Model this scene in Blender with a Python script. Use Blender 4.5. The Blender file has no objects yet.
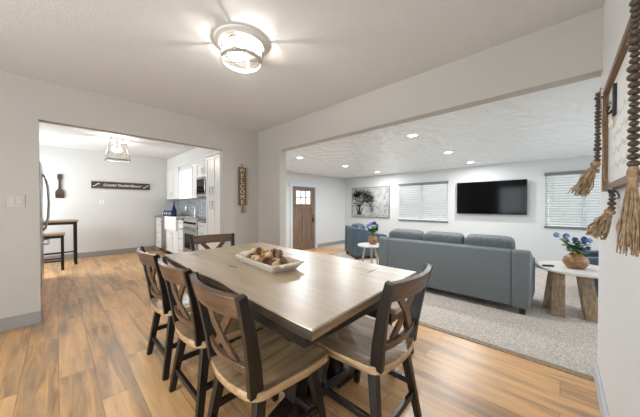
import bpy, bmesh, math, random
from mathutils import Vector, Matrix
R = math.radians
random.seed(7)
SC = bpy.context.scene
COL = SC.collection

# ------------------------------------------------------------------ camera
cam_d = bpy.data.cameras.new('camera')
cam = bpy.data.objects.new('camera', cam_d); COL.objects.link(cam)
cam.location = (0, 0, 1.17)
cam.rotation_euler = (R(90 - 0.62), 0, R(-46.2))
cam_d.sensor_width = 36.0
cam_d.lens = 252.3 * 36.0 / 640.0
cam_d.clip_start = 0.02
SC.camera = cam

# ------------------------------------------------------------------ world, daylight, exposure
SC.view_settings.view_transform = 'Standard'
SC.view_settings.look = 'None'
SC.view_settings.gamma = 1.0
SC.view_settings.use_curve_mapping = False
SC.view_settings.exposure = 0.34
wd = bpy.data.worlds.new('world'); SC.world = wd
wd.use_nodes = True
bg = wd.node_tree.nodes['Background']
bg.inputs[0].default_value = (0.93, 1.0, 0.99, 1)
bg.inputs[1].default_value = 0.42

def area(name, loc, rot, sx, sy, watts, col=(1, 1, 1), spread=180):
    d = bpy.data.lights.new(name, 'AREA'); d.shape = 'RECTANGLE'
    d.size = sx; d.size_y = sy; d.energy = watts; d.color = col; d.spread = R(spread)
    o = bpy.data.objects.new(name, d); COL.objects.link(o)
    o.location = loc; o.rotation_euler = rot
    return o
DAY = (0.90, 0.96, 1.0)
# added area lights outside unseen openings, standing in for daylight (area lights point along local -Z)
area('unseen_patio_daylight', (-2.3, 1.45, 1.15), (0, R(-90), 0), 2.0, 2.3, 105, (0.92, 0.97, 1.0))
area('added_living_fill', (5.2, -1.75, 0.95), (R(90), 0, 0), 3.6, 2.0, 46, (0.92,0.98,1.0))
area('added_kitchen_fill', (-1.25, 6.9, 1.2), (0, R(-90), 0), 1.6, 1.3, 80, (0.95, 0.98, 1.0))

# ------------------------------------------------------------------ helpers
class MB:
    def __init__(s): s.v = []; s.f = []
    def add(s, vs, fs):
        n = len(s.v); s.v += [tuple(v) for v in vs]; s.f += [tuple(i + n for i in f) for f in fs]
        return s
    def box(s, c, d, rz=0.0, m=None):
        x, y, z = d[0] / 2, d[1] / 2, d[2] / 2
        vs = [Vector((i * x, j * y, k * z)) for k in (-1, 1) for j in (-1, 1) for i in (-1, 1)]
        M = m if m is not None else Matrix.Rotation(rz, 3, 'Z')
        c = Vector(c); vs = [M @ v + c for v in vs]
        return s.add(vs, [(0, 2, 3, 1), (4, 5, 7, 6), (0, 1, 5, 4), (1, 3, 7, 5), (3, 2, 6, 7), (2, 0, 4, 6)])
    def bb(s, a, b):
        return s.box([(a[i] + b[i]) / 2 for i in range(3)], [abs(b[i] - a[i]) for i in range(3)])
    def prism(s, pts, vec):
        n = len(pts); vec = Vector(vec); P = [Vector(p) for p in pts]
        nrm = Vector((0, 0, 0))
        for i in range(n):
            nrm += P[i].cross(P[(i + 1) % n])
        if nrm.dot(vec) < 0: P.reverse()
        vs = P + [p + vec for p in P]
        fs = [tuple(range(n - 1, -1, -1)), tuple(range(n, 2 * n))]
        fs += [(i, (i + 1) % n, n + (i + 1) % n, n + i) for i in range(n)]
        return s.add(vs, fs)
    def bar(s, p0, p1, w, d, side=(0, 0, 1), w1=None, d1=None):
        """rectangular bar from p0 to p1; w is measured along 'side', d across it"""
        p0, p1 = Vector(p0), Vector(p1); t = (p1 - p0).normalized()
        a = Vector(side); a = (a - t * a.dot(t)).normalized(); b = t.cross(a)
        w1 = w if w1 is None else w1; d1 = d if d1 is None else d1
        vs = []
        for p, ww, dd in ((p0, w, d), (p1, w1, d1)):
            vs += [p - a * ww / 2 - b * dd / 2, p + a * ww / 2 - b * dd / 2, p + a * ww / 2 + b * dd / 2, p - a * ww / 2 + b * dd / 2]
        return s.add(vs, [(3, 2, 1, 0), (4, 5, 6, 7), (0, 1, 5, 4), (1, 2, 6, 5), (2, 3, 7, 6), (3, 0, 4, 7)])
    def strip(s, pts, w, d, side):
        """bent rectangular strip through pts: w along side, d across"""
        P = [Vector(p) for p in pts]; n = len(P); vs = []
        ws_ = w if isinstance(w, (list, tuple)) else [w] * n
        for i, p in enumerate(P):
            t = (P[min(i + 1, n - 1)] - P[max(i - 1, 0)]).normalized()
            a = Vector(side); a = (a - t * a.dot(t)).normalized(); b = t.cross(a)
            w = ws_[i]
            vs += [p - a * w / 2 - b * d / 2, p + a * w / 2 - b * d / 2, p + a * w / 2 + b * d / 2, p - a * w / 2 + b * d / 2]
        fs = [(3, 2, 1, 0), tuple(4 * (n - 1) + k for k in range(4))]
        for i in range(n - 1):
            for k in range(4):
                fs.append((4 * i + k, 4 * i + (k + 1) % 4, 4 * i + 4 + (k + 1) % 4, 4 * i + 4 + k))
        return s.add(vs, fs)
    def tube(s, pts, r, n=8, closed=False):
        P = [Vector(p) for p in pts]; m = len(P); vs = []
        rr = r if isinstance(r, (list, tuple)) else [r] * m
        ref = None
        for i, p in enumerate(P):
            t = ((P[(i + 1) % m] - P[i - 1]) if closed else (P[min(i + 1, m - 1)] - P[max(i - 1, 0)])).normalized()
            if ref is None: ref = t.orthogonal().normalized()
            a = (ref - t * ref.dot(t)).normalized(); ref = a; b = t.cross(a)
            for k in range(n):
                an = 2 * math.pi * k / n
                vs.append(p + (a * math.cos(an) + b * math.sin(an)) * rr[i])
        fs = []
        for i in range(m if closed else m - 1):
            j = (i + 1) % m
            for k in range(n):
                fs.append((i * n + k, i * n + (k + 1) % n, j * n + (k + 1) % n, j * n + k))
        if not closed:
            fs.append(tuple(range(n - 1, -1, -1))); fs.append(tuple((m - 1) * n + k for k in range(n)))
        return s.add(vs, fs)
    def lathe(s, prof, c=(0, 0, 0), n=24, axis='z', cap=True):
        """profile of (radius, height) from bottom to top"""
        vs = []; c = Vector(c)
        for r, h in prof:
            for k in range(n):
                an = 2 * math.pi * k / n
                p = Vector((r * math.cos(an), r * math.sin(an), h))
                if axis == 'x': p = Vector((h, r * math.cos(an), r * math.sin(an)))
                if axis == 'y': p = Vector((r * math.sin(an), h, r * math.cos(an)))
                vs.append(p + c)
        fs = []
        for i in range(len(prof) - 1):
            for k in range(n):
                fs.append((i * n + k, i * n + (k + 1) % n, (i + 1) * n + (k + 1) % n, (i + 1) * n + k))
        if cap:
            fs.append(tuple(range(n - 1, -1, -1))); fs.append(tuple((len(prof) - 1) * n + k for k in range(n)))
        return s.add(vs, fs)
    def ell(s, c, r, n=12, m=8, rot=None):
        vs = []; c = Vector(c); M = rot or Matrix.Identity(3)
        for i in range(1, m):
            th = math.pi * i / m
            for k in range(n):
                an = 2 * math.pi * k / n
                vs.append(M @ Vector((r[0] * math.sin(th) * math.cos(an), r[1] * math.sin(th) * math.sin(an), -r[2] * math.cos(th))) + c)
        b = len(vs); vs.append(M @ Vector((0, 0, -r[2])) + c); vs.append(M @ Vector((0, 0, r[2])) + c)
        fs = []
        for i in range(m - 2):
            for k in range(n):
                fs.append((i * n + k, i * n + (k + 1) % n, (i + 1) * n + (k + 1) % n, (i + 1) * n + k))
        for k in range(n):
            fs.append((b, (k + 1) % n, k)); fs.append((b + 1, (m - 2) * n + k, (m - 2) * n + (k + 1) % n))
        return s.add(vs, fs)
    def build(s, name, mat, parent=None, bevel=0.0, seg=2, smooth=None, sub=0, local=False):
        me = bpy.data.meshes.new(name)
        off = Vector((0, 0, 0))
        if parent is not None and not local:
            q = parent
            while q is not None: off += q.location; q = q.parent
        me.from_pydata([tuple(Vector(v) - off) for v in s.v], [], s.f)
        me.materials.append(mat)
        if smooth is not None:
            me.polygons.foreach_set('use_smooth', [True] * len(me.polygons))
            me.set_sharp_from_angle(angle=R(smooth))
        me.update()
        o = bpy.data.objects.new(name, me); COL.objects.link(o)
        if parent is not None: o.parent = parent
        if bevel:
            b = o.modifiers.new('bevel', 'BEVEL'); b.width = bevel; b.segments = seg
            b.limit_method = 'ANGLE'; b.angle_limit = R(35)
            if smooth is None:
                me.polygons.foreach_set('use_smooth', [True] * len(me.polygons))
                me.set_sharp_from_angle(angle=R(30))
            b.harden_normals = False
        if sub:
            d = o.modifiers.new('subdivision', 'SUBSURF'); d.levels = sub; d.render_levels = sub
        return o

def tag(o, label, cat, group=None):
    o['label'] = label; o['category'] = cat
    if group: o['group'] = group
    return o
def thing(name, loc, label, cat, group=None, rz=0.0):
    o = bpy.data.objects.new(name, None); COL.objects.link(o)
    o.empty_display_size = 0.1
    o.location = loc; o.rotation_euler = (0, 0, rz)
    return tag(o, label, cat, group)
def struct(o): o['kind'] = 'structure'; return o
def sroot(name, loc=(0, 0, 0)):
    o = bpy.data.objects.new(name, None); COL.objects.link(o); o.location = loc
    return struct(o)
def copy_tree(o, parent=None):
    c = o.copy(); COL.objects.link(c)
    if parent is not None: c.parent = parent
    for ch in list(o.children): copy_tree(ch, c)
    return c
def again(o, loc, rz, label, group=None):
    c = copy_tree(o); c.location = loc; c.rotation_euler = (0, 0, rz); c['label'] = label
    if group: c['group'] = group
    return c

# ------------------------------------------------------------------ materials
def lin(c): 
    return tuple((x / 255 / 12.92) if x / 255 <= 0.04045 else ((x / 255 + 0.055) / 1.055) ** 2.4 for x in c) + (1,)
def mat(name, rgb=(200, 200, 200), rough=0.5, metal=0.0, spec=0.5, coat=0.0, emit=None, estr=0.0, bump=0.0, bscale=200.0, bdist=0.002,
        var=0.0, vscale=6.0, sheen=0.0, rgb2=None, stretch=None, tr=0.0, bdetail=2.0):
    m = bpy.data.materials.new(name); m.use_nodes = True
    nt = m.node_tree; N = nt.nodes; L = nt.links
    p = N['Principled BSDF']
    p.inputs['Base Color'].default_value = lin(rgb)
    p.inputs['Roughness'].default_value = rough
    p.inputs['Metallic'].default_value = metal
    p.inputs['Specular IOR Level'].default_value = spec
    p.inputs['Coat Weight'].default_value = coat
    p.inputs['Coat Roughness'].default_value = 0.12
    p.inputs['Sheen Weight'].default_value = sheen
    if tr: p.inputs['Transmission Weight'].default_value = tr
    if emit:
        p.inputs['Emission Color'].default_value = lin(emit); p.inputs['Emission Strength'].default_value = estr
    tc = N.new('ShaderNodeTexCoord')
    if rgb2 or var:
        mp = N.new('ShaderNodeMapping'); L.new(tc.outputs['Object'], mp.inputs[0])
        if stretch: mp.inputs['Scale'].default_value = stretch
        nz = N.new('ShaderNodeTexNoise'); nz.inputs['Scale'].default_value = vscale; nz.inputs['Detail'].default_value = 5
        L.new(mp.outputs[0], nz.inputs['Vector'])
        cr = N.new('ShaderNodeValToRGB'); L.new(nz.outputs['Fac'], cr.inputs[0])
        cr.color_ramp.elements[0].position = 0.32; cr.color_ramp.elements[1].position = 0.68
        if rgb2 is None: rgb2 = tuple(max(0, c * (1 - var)) for c in rgb)
        cr.color_ramp.elements[0].color = lin(rgb2); cr.color_ramp.elements[1].color = lin(rgb)
        L.new(cr.outputs[0], p.inputs['Base Color'])
    if bump:
        b = N.new('ShaderNodeBump'); b.inputs['Strength'].default_value = bump; b.inputs['Distance'].default_value = bdist
        nb = N.new('ShaderNodeTexNoise'); nb.inputs['Scale'].default_value = bscale; nb.inputs['Detail'].default_value = bdetail
        L.new(tc.outputs['Object'], nb.inputs['Vector']); L.new(nb.outputs['Fac'], b.inputs['Height'])
        L.new(b.outputs[0], p.inputs['Normal'])
    return m

def wood(name, dark, light, rough=0.4, axis='y', scale=1.0, coat=0.0, crough=0.15, coatior=1.5, contrast=(0.3, 0.7), spec=0.5, plank=None):
    """streaky wood grain running along the given object axis; plank = width of glued-up boards"""
    m = bpy.data.materials.new(name); m.use_nodes = True
    nt = m.node_tree; N = nt.nodes; L = nt.links; p = N['Principled BSDF']
    tc = N.new('ShaderNodeTexCoord'); mp = N.new('ShaderNodeMapping')
    s = {'x': (1.2, 16, 16), 'y': (16, 1.2, 16), 'z': (16, 16, 1.2)}[axis]
    mp.inputs['Scale'].default_value = tuple(q * scale for q in s)
    L.new(tc.outputs['Object'], mp.inputs[0])
    nz = N.new('ShaderNodeTexNoise'); nz.inputs['Scale'].default_value = 1.6; nz.inputs['Detail'].default_value = 7; nz.inputs['Roughness'].default_value = 0.62
    nz.inputs['Distortion'].default_value = 0.6
    L.new(mp.outputs[0], nz.inputs['Vector'])
    fac = nz.outputs['Fac']
    if plank:
        sep = N.new('ShaderNodeSeparateXYZ'); L.new(tc.outputs['Object'], sep.inputs[0])
        d = N.new('ShaderNodeMath'); d.operation = 'DIVIDE'; d.inputs[1].default_value = plank
        L.new(sep.outputs['X' if axis == 'y' else 'Y'], d.inputs[0])
        fl = N.new('ShaderNodeMath'); fl.operation = 'FLOOR'; L.new(d.outputs[0], fl.inputs[0])
        wn = N.new('ShaderNodeTexWhiteNoise'); wn.noise_dimensions = '1D'; L.new(fl.outputs[0], wn.inputs['W'])
        mm = N.new('ShaderNodeMath'); mm.operation = 'MULTIPLY_ADD'; mm.inputs[1].default_value = 0.22
        L.new(wn.outputs['Value'], mm.inputs[0])
        sb = N.new('ShaderNodeMath'); sb.operation = 'SUBTRACT'; sb.inputs[1].default_value = 0.11
        L.new(fac, sb.inputs[0]); L.new(sb.outputs[0], mm.inputs[2]); fac = mm.outputs[0]
    cr = N.new('ShaderNodeValToRGB'); L.new(fac, cr.inputs[0])
    cr.color_ramp.elements[0].position = contrast[0]; cr.color_ramp.elements[1].position = contrast[1]
    cr.color_ramp.elements[0].color = lin(dark); cr.color_ramp.elements[1].color = lin(light)
    L.new(cr.outputs[0], p.inputs['Base Color'])
    p.inputs['Roughness'].default_value = rough; p.inputs['Coat Weight'].default_value = coat; p.inputs['Coat Roughness'].default_value = crough; p.inputs['Coat IOR'].default_value = coatior
    p.inputs['Specular IOR Level'].default_value = spec
    b = N.new('ShaderNodeBump'); b.inputs['Strength'].default_value = 0.25; b.inputs['Distance'].default_value = 0.001
    L.new(nz.outputs['Fac'], b.inputs['Height']); L.new(b.outputs[0], p.inputs['Normal'])
    return m

ROWS = 23
def plank_floor(name):
    m = bpy.data.materials.new(name); m.use_nodes = True
    nt = m.node_tree; N = nt.nodes; L = nt.links; p = N['Principled BSDF']
    tc = N.new('ShaderNodeTexCoord'); sep = N.new('ShaderNodeSeparateXYZ')
    cb = N.new('ShaderNodeCombineXYZ'); sh = N.new('ShaderNodeVectorMath'); sh.operation = 'ADD'; sh.inputs[1].default_value = (ROWS * 0.178, 0.0, 0.0)
    L.new(tc.outputs['Object'], sh.inputs[0]); L.new(sh.outputs[0], sep.inputs[0])
    L.new(sep.outputs['Y'], cb.inputs['X']); L.new(sep.outputs['X'], cb.inputs['Y'])
    br = N.new('ShaderNodeTexBrick'); br.offset = 0.37; br.offset_frequency = 2
    br.inputs['Color1'].default_value = (0, 0, 0, 1); br.inputs['Color2'].default_value = (1, 1, 1, 1); br.inputs['Mortar'].default_value = (0.5, 0.5, 0.5, 1)
    br.inputs['Scale'].default_value = 1.0; br.inputs['Mortar Size'].default_value = 0.0012; br.inputs['Mortar Smooth'].default_value = 0.1
    br.inputs['Brick Width'].default_value = 1.22; br.inputs['Row Height'].default_value = 0.178; br.inputs['Bias'].default_value = 0.0
    L.new(cb.outputs[0], br.inputs['Vector'])
    # per-plank shift of the grain
    sc = N.new('ShaderNodeVectorMath'); sc.operation = 'MULTIPLY'; sc.inputs[1].default_value = (1.4, 15, 1); L.new(cb.outputs[0], sc.inputs[0])
    mu = N.new('ShaderNodeVectorMath'); mu.operation = 'MULTIPLY_ADD'; mu.inputs[1].default_value = (31, 17, 0)
    L.new(br.outputs['Color'], mu.inputs[0]); L.new(sc.outputs[0], mu.inputs[2])
    nz = N.new('ShaderNodeTexNoise'); nz.inputs['Scale'].default_value = 1.3; nz.inputs['Detail'].default_value = 8; nz.inputs['Roughness'].default_value = 0.62; nz.inputs['Distortion'].default_value = 0.8
    L.new(mu.outputs[0], nz.inputs['Vector'])
    bw = N.new('ShaderNodeRGBToBW'); L.new(br.outputs['Color'], bw.inputs[0])
    a = N.new('ShaderNodeMath'); a.operation = 'MULTIPLY_ADD'; a.inputs[1].default_value = 0.26; L.new(bw.outputs[0], a.inputs[0])
    s2 = N.new('ShaderNodeMath'); s2.operation = 'MULTIPLY_ADD'; s2.inputs[1].default_value = 1.0; s2.inputs[2].default_value = -0.13; L.new(nz.outputs['Fac'], s2.inputs[0])
    L.new(s2.outputs[0], a.inputs[2])
    cr = N.new('ShaderNodeValToRGB'); L.new(a.outputs[0], cr.inputs[0])
    e = cr.color_ramp.elements
    e[0].position = 0.20; e[0].color = lin((146, 109, 75)); e[1].position = 0.80; e[1].color = lin((238, 192, 136))
    x = e.new(0.48); x.color = lin((214, 165, 112))
    gv = N.new('ShaderNodeVectorMath'); gv.operation = 'MULTIPLY_ADD'; gv.inputs[1].default_value = (13, 47, 0)
    g0 = N.new('ShaderNodeVectorMath'); g0.operation = 'MULTIPLY'; g0.inputs[1].default_value = (1.0, 7, 1); L.new(cb.outputs[0], g0.inputs[0])
    L.new(br.outputs['Color'], gv.inputs[0]); L.new(g0.outputs[0], gv.inputs[2])
    gn = N.new('ShaderNodeTexNoise'); gn.inputs['Scale'].default_value = 1.1; gn.inputs['Detail'].default_value = 4; L.new(gv.outputs[0], gn.inputs['Vector'])
    gm = N.new('ShaderNodeMapRange'); gm.inputs['From Min'].default_value = 0.48; gm.inputs['From Max'].default_value = 0.68; gm.inputs['To Max'].default_value = 0.7; L.new(gn.outputs['Fac'], gm.inputs['Value'])
    gx = N.new('ShaderNodeMix'); gx.data_type = 'RGBA'; L.new(gm.outputs[0], gx.inputs[0]); L.new(cr.outputs[0], gx.inputs[6]); gx.inputs[7].default_value = lin((134, 112, 94))
    mx = N.new('ShaderNodeMix'); mx.data_type = 'RGBA'; mx.blend_type = 'MIX'
    L.new(br.outputs['Fac'], mx.inputs[0]); L.new(gx.outputs[2], mx.inputs[6]); mx.inputs[7].default_value = lin((92, 68, 48))
    L.new(mx.outputs[2], p.inputs['Base Color'])
    p.inputs['Roughness'].default_value = 0.33; p.inputs['Specular IOR Level'].default_value = 0.6
    b = N.new('ShaderNodeBump'); b.inputs['Strength'].default_value = 0.2; b.inputs['Distance'].default_value = 0.001
    L.new(nz.outputs['Fac'], b.inputs['Height']); L.new(b.outputs[0], p.inputs['Normal'])
    return m

def clear_glass(name, tint=(1, 1, 1), refl=0.10):
    m = bpy.data.materials.new(name); m.use_nodes = True
    nt = m.node_tree; N = nt.nodes; L = nt.links
    N.remove(N['Principled BSDF']); out = N['Material Output']
    t = N.new('ShaderNodeBsdfTransparent'); t.inputs[0].default_value = tint + (1,)
    g = N.new('ShaderNodeBsdfGlossy'); g.inputs['Roughness'].default_value = 0.03
    mx = N.new('ShaderNodeMixShader'); mx.inputs[0].default_value = refl
    L.new(t.outputs[0], mx.inputs[1]); L.new(g.outputs[0], mx.inputs[2]); L.new(mx.outputs[0], out.inputs[0])
    return m

M = {}
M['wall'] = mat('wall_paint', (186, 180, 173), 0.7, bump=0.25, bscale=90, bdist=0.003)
M['rwall'] = mat('textured_lit_paint', (226, 227, 228), 0.7, bump=0.35, bscale=60, bdist=0.004)  # lighter than the other dining walls, standing in for daylight falling there
M['ceil'] = mat('ceiling_paint', (214, 213, 212), 0.75, bump=0.6, bscale=130, bdist=0.004)
M['liv_wall'] = mat('living_wall_paint', (206, 207, 206), 0.7, bump=0.2, bscale=90, bdist=0.003)
M['liv_ceil'] = mat('knockdown_ceiling', (242, 243, 243), 0.27, spec=0.8, bump=1.0, bscale=6, bdist=0.06, bdetail=8)
M['kit_wall'] = mat('kitchen_wall_paint', (208, 207, 205), 0.7, bump=0.2, bscale=90, bdist=0.003)
M['base'] = mat('grey_baseboard', (150, 147, 144), 0.5)
M['basew'] = mat('pale_baseboard', (196, 200, 206), 0.5)
M['floor'] = plank_floor('plank_floor')
M['carpet'] = mat('carpet_pile', (250, 241, 232), 0.95, spec=0.1, rgb2=(186, 172, 160), vscale=75, bump=1.0, bscale=160, bdist=0.02)
M['white'] = mat('white_paint', (238, 237, 235), 0.35)
M['trim'] = mat('door_trim_paint', (200, 208, 216), 0.5)
M['black'] = mat('black_metal', (22, 21, 21), 0.45)
M['espresso'] = wood('espresso_wood', (15, 12, 11), (36, 29, 25), 0.36, 'z', 1.5)
M['rail'] = wood('brown_stained_wood', (64, 46, 34), (118, 90, 66), 0.34, 'x', 1.6)
M['slat'] = wood('brown_stained_slat', (66, 46, 33), (116, 86, 60), 0.36, 'z', 1.6)
M['seat'] = wood('driftwood_seat', (136, 106, 76), (216, 182, 140), 0.34, 'y', 1.3, coat=1.0, crough=0.15, coatior=1.75)
M['table'] = wood('driftwood_table', (170, 146, 116), (214, 190, 158), 0.4, 'y', 0.8, coat=1.0, crough=0.36, coatior=2.2, plank=0.16)
M['bark'] = wood('live_edge_bark', (24, 19, 16), (72, 57, 46), 0.6, 'y', 2.0)
M['endgrain'] = wood('end_grain_wood', (112, 88, 64), (164, 136, 106), 0.5, 'x', 2.0)
M['slit'] = mat('dark_key', (44, 36, 30), 0.6)
M['sofa'] = mat('grey_blue_fabric', (112, 119, 122), 0.75, spec=0.25, sheen=0.1, var=0.05, vscale=60, bump=0.3, bscale=400)
M['cush'] = mat('grey_cushion_fabric', (108, 114, 118), 0.8, spec=0.2, sheen=0.15, var=0.14, vscale=22, bump=0.5, bscale=14, bdist=0.012)
M['leather'] = mat('blue_leather', (66, 86, 102), 0.36, spec=0.5, var=0.12, vscale=12, bump=0.3, bscale=10, bdist=0.01)
M['darkwood'] = mat('dark_wood_foot', (34, 26, 22), 0.5)
M['chrome'] = mat('chrome', (220, 222, 225), 0.18, 1.0)
M['steel'] = mat('stainless_steel', (176, 174, 172), 0.32, 1.0)
M['steelside'] = mat('grey_appliance_side', (168, 168, 168), 0.4, 0.4)
M['steeld'] = mat('dark_steel', (70, 70, 72), 0.3, 0.8)
M['blackglass'] = mat('black_glass', (7, 7, 9), 0.08, spec=0.14)
M['glass'] = clear_glass('window_glass', (0.97, 0.99, 1.0), 0.06)
M['lampglass'] = clear_glass('lamp_glass', (1, 0.99, 0.97), 0.08)
M['blind'] = mat('blind_slat', (250, 251, 250), 0.5)
M['valance'] = mat('grey_valance', (112, 115, 115), 0.6)
M['vinyl'] = mat('window_vinyl', (190, 194, 196), 0.5)
M['door'] = wood('stained_front_door', (96, 76, 62), (140, 116, 98), 0.45, 'z', 1.2)
M['rustic'] = wood('rustic_leg_wood', (104, 86, 66), (170, 144, 114), 0.6, 'z', 1.6)
M['palewood'] = wood('pale_leg_wood', (170, 150, 126), (214, 196, 172), 0.5, 'z', 1.6)
M['top'] = mat('whitewashed_top', (222, 218, 212), 0.35, var=0.08, vscale=9)
M['vase'] = wood('carved_wood_vase', (96, 62, 40), (176, 128, 86), 0.4, 'x', 1.2)
M['petal'] = mat('blue_petals', (62, 86, 140), 0.6, rgb2=(30, 44, 90), vscale=30)
M['petall'] = mat('pale_blue_petals', (136, 162, 206), 0.6, rgb2=(96, 128, 184), vscale=30)
M['leaf'] = mat('green_leaf', (112, 148, 76), 0.55, rgb2=(60, 104, 54), vscale=12)
M['leafy'] = mat('yellow_green_leaf', (158, 174, 84), 0.55)
M['stem'] = mat('green_stem', (70, 96, 50), 0.6)
M['traywood'] = mat('whitewashed_tray', (232, 224, 210), 0.55, var=0.10, vscale=16)
M['cone'] = mat('pine_cone_brown', (176, 138, 98), 0.8, rgb2=(104, 72, 48), vscale=60)
M['dried'] = mat('dried_cream', (226, 204, 168), 0.85, rgb2=(186, 154, 114), vscale=50)
M['amber'] = mat('dried_amber', (196, 142, 78), 0.6, rgb2=(140, 92, 46), vscale=40)
M['maroon'] = mat('dried_dark', (70, 40, 30), 0.6)
M['bead'] = wood('dark_wood_bead', (52, 42, 36), (96, 80, 68), 0.5, 'x', 6)
M['jute'] = mat('jute_yarn', (180, 156, 126), 0.9, rgb2=(132, 106, 80), vscale=60, spec=0.1)
M['framewood'] = wood('walnut_frame', (94, 66, 42), (138, 102, 68), 0.5, 'x', 2.0)
M['board'] = mat('white_sign_board', (228, 228, 226), 0.6)
M['script'] = mat('grey_script', (212, 212, 212), 0.7)
M['signwood'] = wood('dark_sign_board', (44, 38, 34), (82, 72, 64), 0.6, 'x', 1.0)
M['letter'] = mat('white_lettering', (232, 228, 220), 0.6)
M['carve'] = wood('carved_brown_wood', (86, 68, 50), (130, 106, 80), 0.6, 'z', 2.5)
M['cream'] = mat('cream_cutout_letter', (222, 204, 174), 0.6)
M['plate'] = mat('switch_plate', (196, 190, 180), 0.35)
M['canvas'] = mat('grunge_canvas', (190, 190, 187), 0.8, rgb2=(150, 150, 148), vscale=7)
M['ink'] = mat('black_paint', (28, 28, 28), 0.8)
M['inkg'] = mat('grey_paint', (110, 110, 108), 0.8)
M['cobalt'] = mat('cobalt_glass', (24, 30, 88), 0.12, spec=0.6)
M['mosaic'] = mat('mosaic_tile', (206, 210, 212), 0.25, rgb2=(96, 102, 108), vscale=34)
M['granite'] = mat('granite_counter', (150, 144, 140), 0.25, rgb2=(86, 82, 80), vscale=60)
M['nickel'] = mat('brushed_nickel', (190, 186, 180), 0.35, 1.0)
M['canopy'] = mat('pale_canopy', (224, 219, 212), 0.5)
M['bulb'] = mat('glowing_bulb', (255, 250, 240), 0.4, emit=(255, 240, 215), estr=9)
M['can'] = mat('led_lens', (255, 255, 255), 0.4, emit=(255, 252, 246), estr=9)
M['lite'] = mat('daylit_frosted_pane', (250, 250, 250), 0.3, emit=(244, 249, 255), estr=0.85)
M['kpanel'] = mat('glowing_kitchen_panel', (250, 250, 250), 0.3, emit=(250, 252, 255), estr=1.1)
M['cab'] = mat('cabinet_paint', (222, 221, 219), 0.35)
M['utensil'] = wood('dark_utensil_wood', (44, 32, 26), (84, 62, 48), 0.6, 'z', 2.0)
M['stooltop'] = wood('stool_top_wood', (120, 98, 76), (170, 146, 116), 0.45, 'x', 1.4)

# ------------------------------------------------------------------ the rooms
LF = -0.22                       # living room floor, one step down
LC = 2.185                       # living room ceiling
H = 2.42                         # dining and kitchen ceiling
XB0, XB1 = 2.39, 2.51            # wall with the wide opening
TVX = 7.45; YE = 5.85; LY = -1.45
def slab(name, a, b, m): return struct(MB().bb(a, b).build(name, m))

slab('floor', (-2.1, -0.32, -0.22), (XB1, 7.9, 0.0), M['floor'])
slab('floor_living', (XB1 - 0.4, LY - 0.1, LF - 0.15), (TVX + 0.1, YE + 0.1, LF), M['carpet'])
slab('floor_entry', (4.05, 4.72, LF), (6.35, YE, LF + 0.006), M['floor'])
struct(MB().bb((XB1 - 0.05, -0.18, -0.03), (XB1 + 0.018, 3.16, 0.006)).build('trim_1', M['rustic'], bevel=0.006))
slab('ceiling', (-2.1, -0.32, H), (XB1, 7.9, H + 0.1), M['ceil'])
slab('ceiling_living', (XB1, LY - 0.1, LC), (TVX + 0.1, YE + 0.1, LC + 0.1), M['liv_ceil'])

# dining back wall with the kitchen opening
KX0, KX1, KH = -0.12, 1.771, 2.03
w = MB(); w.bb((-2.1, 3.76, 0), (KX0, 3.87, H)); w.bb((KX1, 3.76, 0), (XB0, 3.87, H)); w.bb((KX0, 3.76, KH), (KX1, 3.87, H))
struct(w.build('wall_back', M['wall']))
# wall and header with the wide opening to the living room
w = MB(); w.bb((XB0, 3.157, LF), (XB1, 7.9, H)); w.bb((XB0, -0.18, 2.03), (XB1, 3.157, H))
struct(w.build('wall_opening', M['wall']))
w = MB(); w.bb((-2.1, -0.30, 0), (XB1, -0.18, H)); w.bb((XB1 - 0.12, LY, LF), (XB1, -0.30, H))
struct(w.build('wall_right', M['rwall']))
# dining and kitchen left wall with unseen patio and kitchen openings added for daylight
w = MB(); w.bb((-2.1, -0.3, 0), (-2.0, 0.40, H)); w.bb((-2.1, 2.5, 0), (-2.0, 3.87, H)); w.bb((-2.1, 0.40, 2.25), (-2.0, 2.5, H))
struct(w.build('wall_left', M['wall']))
w = MB(); w.bb((-1.05, 3.87, 0), (-0.95, 6.1, H)); w.bb((-1.05, 7.55, 0), (-0.95, 7.86, H)); w.bb((-1.05, 6.1, 2.0), (-0.95, 7.55, H)); w.bb((-1.05, 6.1, 0), (-0.95, 7.55, 0.3))
struct(w.build('wall_kitchen_left', M['kit_wall']))
struct(MB().bb((-1.05, 7.76, 0), (XB0, 7.86, H)).build('wall_kitchen', M['kit_wall']))
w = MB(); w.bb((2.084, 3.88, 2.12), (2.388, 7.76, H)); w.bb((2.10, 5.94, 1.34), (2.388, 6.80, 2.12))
struct(w.build('wall_soffit', M['kit_wall']))
# living room walls
def holed(name, x0, x1, ya, yb, za, zb, holes, m):
    w = MB(); ys = ya
    for (h0, h1, z0, z1) in sorted(holes):
        w.bb((x0, ys, za), (x1, h0, zb)); w.bb((x0, h0, za), (x1, h1, z0)); w.bb((x0, h0, z1), (x1, h1, zb)); ys = h1
    w.bb((x0, ys, za), (x1, yb, zb))
    return struct(w.build(name, m))
W1 = (2.275, 3.69, 0.74, 1.84); W2 = (-0.95, 0.262, 0.72, 1.88)
holed('wall_living', TVX, TVX + 0.12, LY, YE + 0.1, LF, H, [W1, W2], M['liv_wall'])
DX0, DX1, DZ = 4.90, 5.87, 1.765
w = MB(); w.bb((XB1, YE, LF), (DX0, YE + 0.12, H)); w.bb((DX1, YE, LF), (TVX, YE + 0.12, H)); w.bb((DX0, YE, DZ), (DX1, YE + 0.12, H))
struct(w.build('wall_entry', M['liv_wall']))
w = MB(); w.bb((XB1, LY - 0.12, LF), (3.4, LY, H)); w.bb((7.0, LY - 0.12, LF), (TVX + 0.12, LY, H)); w.bb((3.4, LY - 0.12, 1.85), (7.0, LY, H))
struct(w.build('wall_living_right', M['liv_wall']))

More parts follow.
